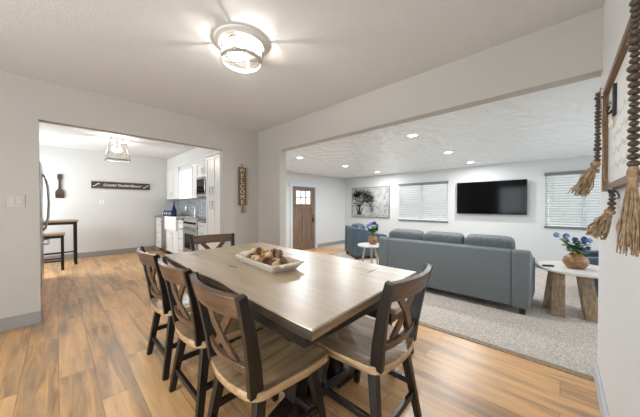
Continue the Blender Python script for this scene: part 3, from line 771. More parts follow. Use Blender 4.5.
# ------------------------------------------------------------------ sofa and armchairs
def cushion(mb_name, c, d, m, parent, pw=5, rot=None, lab=None):
    """soft box cushion with crowned faces, in parent-local coordinates"""
    o = MB(); n_ = 8; vs = {}
    hx, hy, hz = d[0] / 2, d[1] / 2, d[2] / 2
    M3 = rot or Matrix.Identity(3); c = Vector(c)
    def P(u, v, w):
        # u,v,w in -1..1 cube surface -> superellipsoid-like pillow
        q = 0.30
        e = Vector((u, v, w)); L4 = (abs(u) ** pw + abs(v) ** pw + abs(w) ** pw) ** (1 / pw)
        e = e / L4
        return M3 @ Vector((e.x * hx, e.y * hy, e.z * hz)) + c
    idx = {}
    def vid(i, j, k):
        if (i, j, k) not in idx:
            idx[(i, j, k)] = len(o.v); o.v.append(tuple(P(2 * i / n_ - 1, 2 * j / n_ - 1, 2 * k / n_ - 1)))
        return idx[(i, j, k)]
    for a in range(n_):
        for b_ in range(n_):
            for K in (0, n_):
                f = (vid(a, b_, K), vid(a + 1, b_, K), vid(a + 1, b_ + 1, K), vid(a, b_ + 1, K)); o.f.append(f if K else f[::-1])
                f = (vid(a, K, b_), vid(a + 1, K, b_), vid(a + 1, K, b_ + 1), vid(a, K, b_ + 1)); o.f.append(f[::-1] if K else f)
                f = (vid(K, a, b_), vid(K, a + 1, b_), vid(K, a + 1, b_ + 1), vid(K, a, b_ + 1)); o.f.append(f if K else f[::-1])
    ob = o.build(mb_name, m, parent, smooth=60, sub=1, local=True)
    if lab: ob['label'] = lab
    return ob
def make_seat(name, loc, rz, wid, ncush, label, cat, m, arm_w=0.19):
    """back of the seat at local x = 0, front towards +x"""
    r = thing(name, loc, label, cat, rz=rz); hw = wid / 2
    bk = MB(); bk.prism([(0.0, -hw + arm_w, 0.09), (0.02, -hw + arm_w, 0.80), (0.16, -hw + arm_w, 0.815), (0.24, -hw + arm_w, 0.40), (0.24, -hw + arm_w, 0.09)], (0, wid - 2 * arm_w, 0))
    bk.build('backrest', m, r, bevel=0.02, seg=3, local=True)
    MB().bb((0.15, -hw + arm_w, 0.09), (0.86, hw - arm_w, 0.30)).build('base', m, r, bevel=0.015, local=True)
    prof = [(0.004, 0.075), (0.016, 0.80), (0.06, 0.825), (0.16, 0.81), (0.32, 0.755), (0.50, 0.69), (0.68, 0.65), (0.82, 0.635), (0.90, 0.60), (0.885, 0.42), (0.87, 0.09)]
    for s in (-1, 1):
        y0 = s * hw; am = MB()
        am.prism([(x, y0, z) for x, z in prof], (0, -s * arm_w, 0))
        am.build('arm', m, r, bevel=0.035, seg=4, local=True)
    wseat = (wid - 2 * arm_w) / ncush
    for k in range(ncush):
        y = -hw + arm_w + wseat * (k + 0.5)
        cushion('seat_cushion', (0.55, y, 0.385), (0.66, wseat - 0.01, 0.19), m, r)
        yb_ = y if ncush == 1 else (-hw + 0.17 + (wid - 0.29) / ncush * (k + 0.5))
        wb_ = wseat - 0.015 if ncush == 1 else (wid - 0.29) / ncush - 0.012
        zc, hc = (0.67, 0.44) if ncush == 1 else (0.70, 0.52)
        cushion('back_cushion', (0.275, yb_, zc), (0.22, wb_, hc), M['cush'] if m is M['sofa'] else m, r, 9, rot=Matrix.Rotation(R(-12), 3, 'Y'))
    for sx in (0.07, 0.80):
        for s in (-1, 1):
            MB().bar((sx, s * (hw - 0.075), 0.10), (sx, s * (hw - 0.075), 0.0), 0.07, 0.07, (1, 0, 0), 0.055, 0.055).build('foot', M['darkwood'], r, local=True)
    return r
make_seat('sofa', (4.07, 1.356, LF), 0, 2.15, 3, 'long grey blue sofa seen from behind with three loose back cushions', 'sofa', M['sofa'])
make_seat('armchair', (5.55, 4.20, LF), R(-34), 0.93, 1, 'blue armchair turned away beside the small white side table', 'armchair', M['leather'], 0.17)
make_seat('armchair', (5.74, -1.08, LF), R(90), 0.92, 1, 'blue armchair half hidden behind the round end table on the right', 'armchair', M['leather'], 0.17)

# ------------------------------------------------------------------ side tables
st = thing('side_table', (4.75, 3.02, LF), 'small round white side table on pale splayed legs between armchair and sofa', 'table')
MB().lathe([(0.262, 0.505), (0.278, 0.512), (0.28, 0.535), (0.272, 0.545)], n=36).build('tabletop', M['top'], st, smooth=40, local=True)
for k in range(3):
    an = R(25 + 120 * k)
    MB().tube([(0.13 * math.cos(an), 0.13 * math.sin(an), 0.51), (0.21 * math.cos(an), 0.21 * math.sin(an), 0.0)], [0.026, 0.019], 10).build('leg', M['palewood'], st, smooth=60, local=True)
RT = Vector((4.77, -0.15, LF))
rt = thing('end_table', RT, 'large round white topped end table on slanted rustic wood slabs', 'table')
MB().lathe([(0.405, 0.532), (0.418, 0.540), (0.42, 0.560), (0.412, 0.57)], n=48).build('tabletop', M['top'], rt, smooth=40, local=True)
for (tx, ty_), (bx_, by_) in (((4.52, 0.02), (4.36, 0.03)), ((4.72, 0.07), (4.64, 0.115)), ((4.60, -0.22), (4.44, -0.29)), ((4.82, -0.19), (4.76, -0.27))):
    tx, bx_, ty_, by_ = tx - RT.x, bx_ - RT.x, ty_ - RT.y, by_ - RT.y
    MB().bar((tx, ty_, 0.533), (bx_, by_, 0.0), 0.115, 0.045, (0, 1, 0), 0.14, 0.05).build('leg_slab', M['rustic'], rt, bevel=0.004, local=True)
MB().bar((4.44 - RT.x, -0.24 - RT.y, 0.035), (4.76 - RT.x, -0.23 - RT.y, 0.035), 0.07, 0.05, (0, 0, 1)).build('floor_rail', M['rustic'], rt, bevel=0.003, local=True)
MB().bar((4.38 - RT.x, 0.0 - RT.y, 0.035), (4.64 - RT.x, 0.08 - RT.y, 0.035), 0.07, 0.05, (0, 0, 1)).build('floor_rail', M['rustic'], rt, bevel=0.003, local=True)
rm = thing('remote_control', (4.60, 0.13, LF + 0.571), 'small dark remote control near the left rim of the round end table', 'remote control', rz=R(30))
MB().box((0, 0, 0.009), (0.045, 0.12, 0.018)).build('body', M['black'], rm, bevel=0.005, local=True)
bb_ = MB()
for i in range(3):
    for j in range(5): bb_.box((-0.012 + 0.012 * i, -0.04 + 0.02 * j, 0.0185), (0.007, 0.008, 0.003))
bb_.build('buttons', M['valance'], rm, local=True)

# vases and flowers
def vase(loc, r_, h_, label):
    v = thing('vase', loc, label, 'vase')
    prof = [(0.50, 0.0), (0.72, 0.06), (0.95, 0.28), (1.0, 0.50), (0.90, 0.72), (0.62, 0.90), (0.46, 0.96), (0.50, 1.0), (0.42, 0.99), (0.38, 0.90), (0.5, 0.70)]
    MB().lathe([(a * r_, b * h_) for a, b in prof], n=28, cap=True).build('vase_body', M['vase'], v, smooth=50, local=True)
    for zz, q in ((0.28, 0.955), (0.50, 1.004), (0.72, 0.905)):
        MB().tube([(q * r_ * math.cos(2 * math.pi * k / 24), q * r_ * math.sin(2 * math.pi * k / 24), zz * h_) for k in range(24)], 0.0025, 5, True).build('carved_band', M['carve'], v, smooth=60, local=True)
    return v
def flower(loc, vec, label, group, kind, size):
    size = size * 1.3
    f = thing('flower', loc, label, 'flower', group)
    vec = Vector(vec); mid = Vector((vec.x * 0.35, vec.y * 0.35, vec.z * 0.55))
    pts = [Vector((0, 0, 0)), mid * 0.5, mid, (mid + vec) / 2 + Vector((0, 0, 0.01)), vec]
    MB().tube(pts, 0.0028, 5).build('stem', M['stem'], f, smooth=60, local=True)
    hd = MB()
    for k in range(16 if kind != 'bud' else 8):
        v = Vector((random.gauss(0, 1), random.gauss(0, 1), random.gauss(0.2, 1))).normalized()
        p = vec + v * size * 0.62
        rot = v.to_track_quat('Z', 'Y').to_matrix()
        for q in range(4):
            an = q * math.pi / 2 + k
            hd.ell(p + rot @ Vector((math.cos(an), math.sin(an), 0)) * size * 0.2, (size * 0.24, size * 0.15, size * 0.07), 6, 4, rot @ Matrix.Rotation(an, 3, 'Z') @ Matrix.Rotation(-0.4, 3, 'Y'))
    hd.ell(vec, (size * .5, size * .5, size * .5), 8, 6)
    hd.build('bloom', M['petall'] if kind == 'pale' else M['petal'], f, smooth=60, local=True)
    lf = MB()
    for k in range(7):
        t = 0.30 + 0.10 * k; p = mid.lerp(vec, max(0, (t - .4))) if t > .4 else mid
        an = random.uniform(0, 6.28); d = Vector((math.cos(an), math.sin(an), random.uniform(-.1, .5))).normalized(); L_ = size * random.uniform(1.9, 3.2); wd_ = L_ * 0.27
        sd = d.cross(Vector((0, 0, 1))).normalized() * wd_; up_ = Vector((0, 0, 0.004)) 
        a_ = p; b_ = p + d * L_ * .45 + Vector((0, 0, L_ * .08)); c_ = p + d * L_
        lf.add([a_, b_ + sd, c_, b_ - sd, b_ + up_, b_ - up_ * .2 + Vector((0, 0, -.002))], [(0, 1, 4), (1, 2, 4), (2, 3, 4), (3, 0, 4), (1, 0, 5), (2, 1, 5), (3, 2, 5), (0, 3, 5)])
    lf.build('leaves', M['leafy'] if kind == 'lime' else M['leaf'], f, local=True)
    return f
V1 = (4.72, -0.135, LF + 0.57)
vase(V1, 0.128, 0.19, 'wide round carved wood vase on the round end table')
rd = [(0.6921, -0.7218), (0.7218, 0.6921)]   # across the view, along the view
fl = [(-0.235, 0.02, 0.335, 'pale', 0.034), (-0.145, -0.02, 0.325, 'pale', 0.036), (-0.085, 0.05, 0.255, 'blue', 0.032), (-0.02, -0.03, 0.235, 'blue', 0.036), (0.03, 0.04, 0.27, 'blue', 0.034),
      (0.075, -0.03, 0.25, 'blue', 0.032), (0.125, 0.02, 0.285, 'blue', 0.030), (0.175, 0.0, 0.262, 'pale', 0.034), (-0.03, 0.06, 0.185, 'lime', 0.026), (0.02, -0.07, 0.16, 'blue', 0.030), (0.10, -0.06, 0.17, 'lime', 0.026), (-0.12, -0.03, 0.17, 'lime', 0.024)]
for a, b, z, kd, sz in fl:
    lab = {'pale': 'pale blue flower standing in the wide carved vase on the round end table', 'blue': 'deep blue flower standing in the wide carved vase on the round end table', 'lime': 'blue flower with lime green leaves in the wide vase on the end table'}[kd]
    base = Vector(V1) + Vector((0.0, 0.0, 0.10)); ex = (a * rd[0][0] + b * rd[1][0], a * rd[0][1] + b * rd[1][1], z - 0.0)
    flower(base, ex, lab, {'pale': 'pale blue flowers in the wide vase', 'blue': 'deep blue flowers in the wide vase', 'lime': 'lime leaved flowers in the wide vase'}[kd], kd, sz)
V2 = (4.80, 2.99, LF + 0.545)
vase(V2, 0.105, 0.20, 'small carved wood vase on the small white side table')
for a, b, z, kd, sz in [(-0.12, 0, 0.29, 'pale', 0.042), (-0.05, 0.03, 0.33, 'pale', 0.045), (0.03, 0.0, 0.35, 'blue', 0.045), (0.09, 0.02, 0.30, 'pale', 0.044), (-0.01, -0.05, 0.25, 'blue', 0.042), (0.07, -0.04, 0.22, 'lime', 0.036), (-0.09, -0.04, 0.21, 'lime', 0.036)]:
    lab = {'pale': 'pale blue flower standing in the small vase on the white side table', 'blue': 'deep blue flower standing in the small vase on the white side table', 'lime': 'blue flower with lime green leaves in the small vase on the side table'}[kd]
    base = Vector(V2) + Vector((0, 0, 0.11)); ex = (a * rd[0][0] + b * rd[1][0], a * rd[0][1] + b * rd[1][1], z)
    flower(base, ex, lab, {'pale': 'pale blue flowers in the small vase', 'blue': 'deep blue flowers in the small vase', 'lime': 'lime leaved flowers in the small vase'}[kd], kd, sz)

# ------------------------------------------------------------------ television, painting
tv = thing('television', (TVX, 1.29, 1.37), 'large black flat television mounted on the living room wall', 'television')
MB().bb((TVX - 0.105, 0.569, 0.961), (TVX - 0.065, 2.014, 1.774)).build('housing', M['black'], tv, bevel=0.004)
MB().bb((TVX - 0.107, 0.58, 0.977), (TVX - 0.1045, 2.003, 1.763)).build('screen', M['blackglass'], tv)
MB().bb((TVX - 0.066, 1.05, 1.15), (TVX, 1.53, 1.58)).build('wall_bracket', M['black'], tv)
MB().bb((TVX - 0.106, 1.26, 0.953), (TVX - 0.075, 1.32, 0.962)).build('sensor', M['steeld'], tv)

pa = thing('painting', (TVX, 4.763, 0.774), 'framed canvas of a black tree on mottled grey, left of the window', 'painting')
MB().bb((TVX - 0.03, 4.03, 0.784), (TVX - 0.004, 5.496, 1.799)).build('canvas', M['canvas'], pa)
f = MB(); y0, y1, z0, z1 = 4.02, 5.506, 0.774, 1.809; t = 0.018
f.bb((TVX - 0.036, y0, z0), (TVX, y1, z0 + t)).bb((TVX - 0.036, y0, z1 - t), (TVX, y1, z1)).bb((TVX - 0.036, y0, z0), (TVX, y0 + t, z1)).bb((TVX - 0.036, y1 - t, z0), (TVX, y1, z1))
f.build('frame', M['valance'], pa)
tr = MB(); rng = random.Random(5); xa = TVX - 0.0315
def lim(y, z): return 4.045 < y < 5.48 and 0.80 < z < 1.785
def limb(y, z, an, ln, wd_, dep):
    y2, z2 = y + math.cos(an) * ln, z + math.sin(an) * ln
    if not lim(y2, z2): return
    n1 = (-math.sin(an), math.cos(an))
    tr.add([(xa, y + n1[0] * wd_ / 2, z + n1[1] * wd_ / 2), (xa, y - n1[0] * wd_ / 2, z - n1[1] * wd_ / 2), (xa, y2 - n1[0] * wd_ * .34, z2 - n1[1] * wd_ * .34), (xa, y2 + n1[0] * wd_ * .34, z2 + n1[1] * wd_ * .34)], [(0, 1, 2, 3)])
    if dep > 0:
        for q in range(rng.choice((2, 3, 3))):
            limb(y2, z2, an + rng.uniform(-0.85, 0.85), ln * rng.uniform(0.62, 0.9), wd_ * 0.66, dep - 1)
    if dep < 3:
        for q in range(2):
            yy, zz = y2 + rng.gauss(0, .03), z2 + rng.gauss(0, .03); s = rng.uniform(.003, .010)
            if lim(yy, zz): tr.add([(xa, yy - s, zz), (xa, yy, zz - s * .7), (xa, yy + s, zz + s * .2), (xa, yy, zz + s)], [(0, 1, 2, 3)])
limb(5.19, 0.86, R(93), 0.30, 0.10, 0); limb(5.24, 0.85, R(80), 0.30, 0.055, 0); limb(5.14, 0.85, R(108), 0.26, 0.05, 0)
for an in (50, 75, 95, 118, 140, 160, 30): limb(5.18, 1.13, R(180 - an), 0.17, 0.034, 5)
for an in (20, 45): limb(5.12, 1.25, R(180 - an), 0.18, 0.024, 4)
for k in range(70):
    yy = rng.choice((rng.uniform(4.05, 5.45), rng.uniform(4.05, 4.2))); zz = rng.uniform(0.80, 0.87) if yy > 4.2 else rng.uniform(.8, 1.75); s = rng.uniform(.006, .022)
    tr.add([(xa, yy - s * 1.6, zz), (xa, yy, zz - s * .5), (xa, yy + s * 1.4, zz + s * .2), (xa, yy, zz + s * .6)], [(0, 1, 2, 3)])
tr.build('painted_tree', M['ink'], pa)

# ------------------------------------------------------------------ writing
def text_mesh(name, body, size, m, parent, mw, extrude=0.001, shear=0.0, align='CENTER', space=1.0):
    cu = bpy.data.curves.new(name, 'FONT'); cu.body = body; cu.size = size; cu.extrude = extrude; cu.shear = shear
    cu.align_x = align; cu.align_y = 'CENTER'; cu.space_character = space; cu.resolution_u = 3
    tmp = bpy.data.objects.new(name + '_curve', cu); COL.objects.link(tmp)
    bpy.context.view_layer.update()
    me = bpy.data.meshes.new_from_object(tmp.evaluated_get(bpy.context.evaluated_depsgraph_get()))
    bpy.data.objects.remove(tmp); bpy.data.curves.remove(cu)
    me.name = name; me.materials.clear(); me.materials.append(m)
    me.transform(mw)
    o = bpy.data.objects.new(name, me); COL.objects.link(o); o.parent = parent
    return o
FACE_Y = Matrix(((1, 0, 0, 0), (0, 0, -1, 0), (0, 1, 0, 0), (0, 0, 0, 1)))      # text upright on a wall, read looking along +y

# kitchen word board
sg = thing('word_sign', (1.11, 7.76, 1.655), 'long narrow dark sign with white script on the kitchen wall', 'sign')
MB().bb((0.545, 7.735, 1.578), (1.675, 7.758, 1.732)).build('board', M['signwood'], sg, bevel=0.002)
f = MB(); f.bb((0.540, 7.728, 1.573), (1.680, 7.736, 1.583)).bb((0.540, 7.728, 1.727), (1.680, 7.736, 1.737))
f.build('edge_strip', M['framewood'], sg)
text_mesh('lettering', 'Grateful Thankful Blessed', 0.082, M['letter'], sg, Matrix.Translation((0.0, -0.0255, 0.002)) @ FACE_Y, 0.0008, 0.42, space=0.88)
sw = MB()
for s in (-1, 1):
    pts = [(1.11 + s * (0.42 + 0.12 * k / 7), 7.7335, 1.655 - s * 0.0 + 0.028 * math.sin(k / 7 * 4.2 - 2.2) * s + (0.02 if s < 0 else 0.012) * 0) for k in range(8)]
    sw.strip(pts, 0.014, 0.002, (0, 0, 1))
sw.build('flourish', M['letter'], sg)

# giant wooden spatula on the kitchen wall
ut = thing('wall_utensil', (0.045, 7.76, 1.336), 'oversized dark wooden spatula hung on the kitchen wall', 'wall decor')
pts = [(0.066, 0.0), (0.070, 0.13), (0.050, 0.165), (0.024, 0.20), (0.018, 0.30), (0.021, 0.38), (0.036, 0.42), (0.038, 0.49), (0.022, 0.512)]
pp = [(x, z) for x, z in pts] + [(-x, z) for x, z in reversed(pts)]
MB().prism([(0.045 + x, 7.758, 1.336 + z) for x, z in pp], (0, -0.024, 0)).build('paddle', M['utensil'], ut, bevel=0.004)
g = MB()
for x in (-0.034, 0.0, 0.034): g.bb((0.045 + x - 0.007, 7.7325, 1.352), (0.045 + x + 0.007, 7.7338, 1.43))
g.build('slot', M['black'], ut)

# vertical WELCOME board with tassel
ws = thing('welcome_sign', (2.081, 3.76, 1.18), 'narrow upright carved wood welcome sign with tassel beside the pantry', 'sign')
MB().bb((2.018, 3.742, 1.182), (2.146, 3.758, 1.785)).build('board', M['carve'], ws, bevel=0.003)
f = MB(); f.bb((2.014, 3.732, 1.178), (2.028, 3.745, 1.789)).bb((2.136, 3.732, 1.178), (2.150, 3.745, 1.789)).bb((2.014, 3.732, 1.775), (2.150, 3.745, 1.789)).bb((2.014, 3.732, 1.178), (2.150, 3.745, 1.192))
f.build('border', M['carve'], ws)
for i, chh in enumerate('WELCOME'):
    z = 1.745 - i * 0.0865
    text_mesh('letter', chh, 0.116, M['cream'], ws, Matrix.Translation((0.001, -0.0185, z - 1.18 - 0.004)) @ FACE_Y @ Matrix.Diagonal((0.95 if chh not in 'WM' else 0.82, 0.85, 1, 1)), 0.0012)
MB().tube([(2.082, 3.748, 1.785), (2.080, 3.748, 1.85)], 0.007, 6).build('hanging_cord', M['jute'], ws)
def tassel(name, top, bot, r0, parent, n_=26, seed=1, spread=None):
    rg = random.Random(seed); t = MB(); top, bot = Vector(top), Vector(bot); ax = bot - top; L_ = ax.length
    u = ax.normalized().orthogonal().normalized(); v = ax.normalized().cross(u)
    nk = top + ax * 0.24
    t.ell(top + ax * 0.10, (r0 * .55, r0 * .55, L_ * 0.11), 10, 8, ax.to_track_quat('Z', 'Y').to_matrix())
    t.tube([nk + (u * math.cos(q * .7854) + v * math.sin(q * .7854)) * r0 * 0.42 for q in range(8)], r0 * 0.12, 6, True)
    for k in range(n_):
        an = rg.uniform(0, 6.28); q = math.sqrt(rg.uniform(0.02, 1)); d = (u * math.cos(an) + v * math.sin(an)) * r0 * q
        e = rg.uniform(0.88, 1.06)
        w1 = (u * rg.gauss(0, 1) + v * rg.gauss(0, 1)) * r0 * 0.10
        pts = [top + ax * 0.12 + d * 0.3, nk + d * 0.40, top + ax * 0.45 + d * 0.75 + w1, top + ax * 0.72 + d * 0.95 - w1, top + ax * e + d * 1.12 + w1 * 1.4]
        t.tube(pts, [r0 * 0.075] * 5, 5)
    return t.build(name, M['jute'], parent, smooth=70)
tassel('tassel', (2.090, 3.747, 1.18), (2.092, 3.745, 1.055), 0.026, ws, 22, 3)
MB().tube([(2.088, 3.748, 1.20), (2.090, 3.747, 1.165)], 0.004, 5).build('tassel_cord', M['jute'], ws)

# switch plate and outlet
sp = thing('light_switch', (-0.268, 3.76, 1.215), 'cream double rocker light switch plate on the wall left of the kitchen opening', 'light switch')
MB().bb((-0.326, 3.753, 1.155), (-0.212, 3.76, 1.272)).build('plate', M['plate'], sp, bevel=0.003)
for s in (-1, 1): MB().bb((-0.269 + s * 0.024 - 0.017, 3.749, 1.18), (-0.269 + s * 0.024 + 0.017, 3.754, 1.247)).build('rocker', M['plate'], sp, bevel=0.002)
ol_ = thing('wall_outlet', (0.73, 7.76, 1.25), 'small white outlet plate on the kitchen wall below the script sign', 'outlet')
MB().bb((0.692, 7.753, 1.20), (0.768, 7.76, 1.31)).build('plate', M['white'], ol_, bevel=0.003)
g = MB()
for z in (1.23, 1.28): g.bb((0.712, 7.751, z - 0.014), (0.748, 7.7535, z + 0.014))
g.build('socket_face', M['plate'], ol_)

# ------------------------------------------------------------------ kitchen right run
BX = 1.80; CT = 0.91
def shaker(parent, name, a, b, m=None, t=0.018, fw=0.05):
    """shaker front lying in a plane of constant x (a, b = (y, z) corners), proud of x by t towards -x"""
    x = a[0]; m = m or M['cab']
    (y0, z0), (y1, z1) = a[1:], b[1:]
    d = MB(); d.bb((x - t * .55, y0, z0), (x, y1, z1))
    d.bb((x - t, y0, z0), (x - t * .55, y0 + fw, z1)).bb((x - t, y1 - fw, z0), (x - t * .55, y1, z1)).bb((x - t, y0 + fw, z0), (x - t * .55, y1 - fw, z0 + fw)).bb((x - t, y0 + fw, z1 - fw), (x - t * .55, y1 - fw, z1))
    return d.build(name, m, parent, bevel=0.0015)
def pull(parent, p, ln, vert):
    x, y, z = p; d = Vector((0, 0, ln / 2)) if vert else Vector((0, ln / 2, 0)); c = Vector(p)
    h_ = MB(); h_.tube([c - d, c - d + Vector((-0.028, 0, 0)), c + d + Vector((-0.028, 0, 0)), c + d], 0.006, 6)
    return h_.build('handle', M['nickel'], parent, smooth=60)
def base_cab(label, y0, y1, name='base_cabinet', x=BX + 0.02):
    c = thing(name, ((x + 2.38) / 2, (y0 + y1) / 2, 0), label, 'cabinet')
    MB().bb((x, y0 + 0.001, 0.10), (2.385, y1 - 0.001, CT - 0.04)).build('body', M['cab'], c)
    MB().bb((x + 0.06, y0 + 0.001, 0.0), (2.385, y1 - 0.001, 0.10)).build('toe_kick', M['steeld'], c)
    return c
def drawers(c, y0, y1, zs, x=BX + 0.02):
    for z0, z1 in zs:
        d = shaker(c, 'drawer', (x, y0 + 0.006, z0), (x, y1 - 0.006, z1), fw=0.03)
        pull(d, (x - 0.018, (y0 + y1) / 2, (z0 + z1) / 2), 0.11, False)
c = base_cab('white base cabinet with drawers in the far corner of the counter run', 7.235, 7.70)
drawers(c, 7.235, 7.70, ((0.11, 0.36), (0.37, 0.60), (0.61, 0.74), (0.75, 0.865)))
# dishwasher
dwz = thing('dishwasher', (2.1, 7.03, 0), 'stainless dishwasher between the far corner cabinet and the farmhouse sink', 'dishwasher')
MB().bb((BX + 0.03, 6.823, 0.0), (2.385, 7.232, CT - 0.042)).build('body', M['steeld'], dwz)
MB().bb((BX, 6.828, 0.11), (BX + 0.03, 7.228, CT - 0.05)).build('door', M['steel'], dwz, bevel=0.004)
MB().tube([(BX, 6.86, 0.78), (BX - 0.035, 6.86, 0.78), (BX - 0.035, 7.19, 0.78), (BX, 7.19, 0.78)], 0.009, 8).build('handle', M['steel'], dwz, smooth=60)
# sink cabinet
c = base_cab('white sink cabinet with two doors under the farmhouse sink', 5.98, 6.82, 'sink_cabinet')
c_body = [k for k in c.children if k.name.startswith('body')][0]
c_body.data.vertices.foreach_set('co', [q for v in c_body.data.vertices for q in (v.co.x, v.co.y, 0.615 if v.co.z > 0.5 else v.co.z)])
for k in range(2):
    y0 = 5.986 + k * 0.415
    d = shaker(c, 'door', (BX + 0.02, y0, 0.11), (BX + 0.02, y0 + 0.412, 0.61)); pull(d, (BX + 0.002, 6.40 + (0.05 if k else -0.05), 0.50), 0.11, True)
sk = thing('farmhouse_sink', (2.04, 6.40, 0.62), 'white apron front farmhouse sink in the kitchen counter', 'sink')
s = MB(); s.bb((BX - 0.035, 5.99, 0.62), (BX + 0.03, 6.81, 0.925)); s.bb((BX + 0.03, 5.99, 0.62), (2.25, 6.81, 0.66)); s.bb((2.21, 5.99, 0.66), (2.25, 6.81, 0.905)); s.bb((BX + 0.03, 5.99, 0.66), (2.21, 6.03, 0.905)); s.bb((BX + 0.03, 6.77, 0.66), (2.21, 6.81, 0.905))
s.build('basin', M['white'], sk, bevel=0.008)
MB().lathe([(0.035, 0.6605), (0.035, 0.664)], (2.05, 6.4, 0), 16).build('drain', M['chrome'], sk)
c = base_cab('narrow white drawer cabinet between the farmhouse sink and the range', 5.62, 5.98)
drawers(c, 5.62, 5.98, ((0.11, 0.36), (0.37, 0.60), (0.61, 0.74), (0.75, 0.865)))
c = base_cab('white drawer cabinet between the range and the tall pantry', 4.445, 4.868)
drawers(c, 4.445, 4.868, ((0.11, 0.36), (0.37, 0.60), (0.61, 0.74), (0.75, 0.865)))
# range
rg_ = thing('range_oven', (2.08, 5.245, 0), 'stainless range with oven door below the microwave', 'oven')
MB().bb((BX + 0.02, 4.872, 0.0), (2.38, 5.617, CT - 0.005)).build('body', M['steeld'], rg_)
MB().bb((BX - 0.02, 4.885, 0.22), (BX + 0.02, 5.605, 0.74)).build('oven_door', M['steel'], rg_, bevel=0.005)
MB().bb((BX - 0.023, 5.0, 0.33), (BX - 0.019, 5.49, 0.62)).build('oven_window', M['blackglass'], rg_)
MB().bb((BX - 0.015, 4.885, 0.06), (BX + 0.02, 5.605, 0.21)).build('storage_drawer', M['steel'], rg_, bevel=0.004)
MB().tube([(BX - 0.02, 4.93, 0.70), (BX - 0.065, 4.93, 0.70), (BX - 0.065, 5.56, 0.70), (BX - 0.02, 5.56, 0.70)], 0.012, 8).build('handle', M['steel'], rg_, smooth=60)
MB().prism([(BX - 0.02, 4.875, 0.75), (BX + 0.05, 4.875, 0.75), (BX + 0.05, 4.875, CT + 0.012), (BX + 0.005, 4.875, CT + 0.012)], (0, 0.74, 0)).build('control_panel', M['steel'], rg_, bevel=0.003)
for k in range(5):
    MB().lathe([(0.020, -0.03), (0.022, 0.0)], (BX - 0.008, 4.98 + 0.132 * k, 0.835), 12, 'x').build('knob', M['steeld'], rg_, smooth=50)
MB().bb((BX + 0.03, 4.878, CT - 0.004), (2.36, 5.612, CT + 0.006)).build('cooktop', M['blackglass'], rg_)
# counter
ct = MB(); ct.bb((BX - 0.02, 7.225, CT - 0.04), (2.388, 7.755, CT)).bb((BX - 0.02, 6.812, CT - 0.04), (2.388, 7.225, CT)).bb((2.255, 5.985, CT - 0.04), (2.388, 6.812, CT)).bb((BX - 0.02, 5.62, CT - 0.04), (2.388, 5.985, CT))
tag(ct.build('countertop', M['granite'], bevel=0.003), 'grey stone countertop around the farmhouse sink and far corner', 'countertop')
ct = MB(); ct.bb((BX - 0.02, 4.445, CT - 0.04), (2.388, 4.868, CT))
tag(ct.build('countertop', M['granite'], bevel=0.003), 'short grey stone countertop between the range and the tall pantry', 'countertop')
bsx = MB(); bsx.bb((2.376, 4.445, CT), (2.388, 7.755, 1.335)); struct(bsx.build('wall_backsplash', M['mosaic']))
# tall pantry
c = thing('pantry_cabinet', (2.1, 4.16, 0), 'tall white pantry cabinet with paired doors beside the kitchen opening', 'cabinet')
MB().bb((BX, 3.885, 0.10), (2.385, 4.44, 2.0)).build('body', M['cab'], c)
MB().bb((BX + 0.06, 3.885, 0.0), (2.385, 4.44, 0.10)).build('toe_kick', M['steeld'], c)
MB().bb((BX - 0.03, 3.88, 2.0), (2.385, 4.445, 2.04)).build('crown', M['cab'], c, bevel=0.004)
for z0, z1, hz in ((0.11, 1.305, 1.18), (1.315, 1.995, 1.42)):
    for k in range(2):
        y0 = 3.889 + k * 0.276
        d = shaker(c, 'door', (BX, y0, z0), (BX, y0 + 0.272, z1)); pull(d, (BX - 0.018, 4.163 + (0.045 if k else -0.045), hz), 0.12, True)
# uppers
UX = 2.085
def upper(label, y0, y1, z0, z1, nd):
    c = thing('wall_cabinet', (2.23, (y0 + y1) / 2, z0), label, 'cabinet', 'white upper kitchen cabinets')
    MB().bb((UX, y0 + 0.001, z0), (2.374, y1 - 0.001, z1)).build('body', M['cab'], c)
    w_ = (y1 - y0) / nd
    for k in range(nd):
        d = shaker(c, 'door', (UX, y0 + k * w_ + 0.003, z0 + 0.003), (UX, y0 + (k + 1) * w_ - 0.003, z1 - 0.03))
        yy = y0 + w_ * (k + (0.9 if k == 0 and nd > 1 else 0.1)); pull(d, (UX - 0.018, yy, z0 + 0.12), 0.11, True)
    MB().bb((UX - 0.03, y0, z1 - 0.028), (2.374, y1, z1)).build('crown', M['cab'], c, bevel=0.004)
upper('white upper cabinet in the far corner left of the bright kitchen panel', 6.805, 7.75, 1.337, 2.112, 2)
upper('narrow white upper cabinet between the bright kitchen panel and the microwave', 5.625, 5.935, 1.337, 2.112, 1)
upper('short white upper cabinet above the microwave', 4.90, 5.62, 1.765, 2.112, 2)
upper('white upper cabinet between the microwave and the tall pantry', 4.447, 4.895, 1.337, 2.112, 1)
mw = thing('microwave', (2.2, 5.26, 1.36), 'stainless microwave above the range', 'microwave')
MB().bb((UX - 0.03, 4.905, 1.36), (2.374, 5.615, 1.76)).build('body', M['steel'], mw, bevel=0.004)
MB().bb((UX - 0.034, 5.12, 1.41), (UX - 0.029, 5.58, 1.72)).build('door_window', M['blackglass'], mw)
MB().bb((UX - 0.034, 4.915, 1.40), (UX - 0.029, 5.04, 1.74)).build('control_panel', M['steeld'], mw)
MB().tube([(UX - 0.03, 5.07, 1.40), (UX - 0.07, 5.07, 1.43), (UX - 0.07, 5.07, 1.69), (UX - 0.03, 5.07, 1.72)], 0.011, 8).build('handle', M['chrome'], mw, smooth=60)
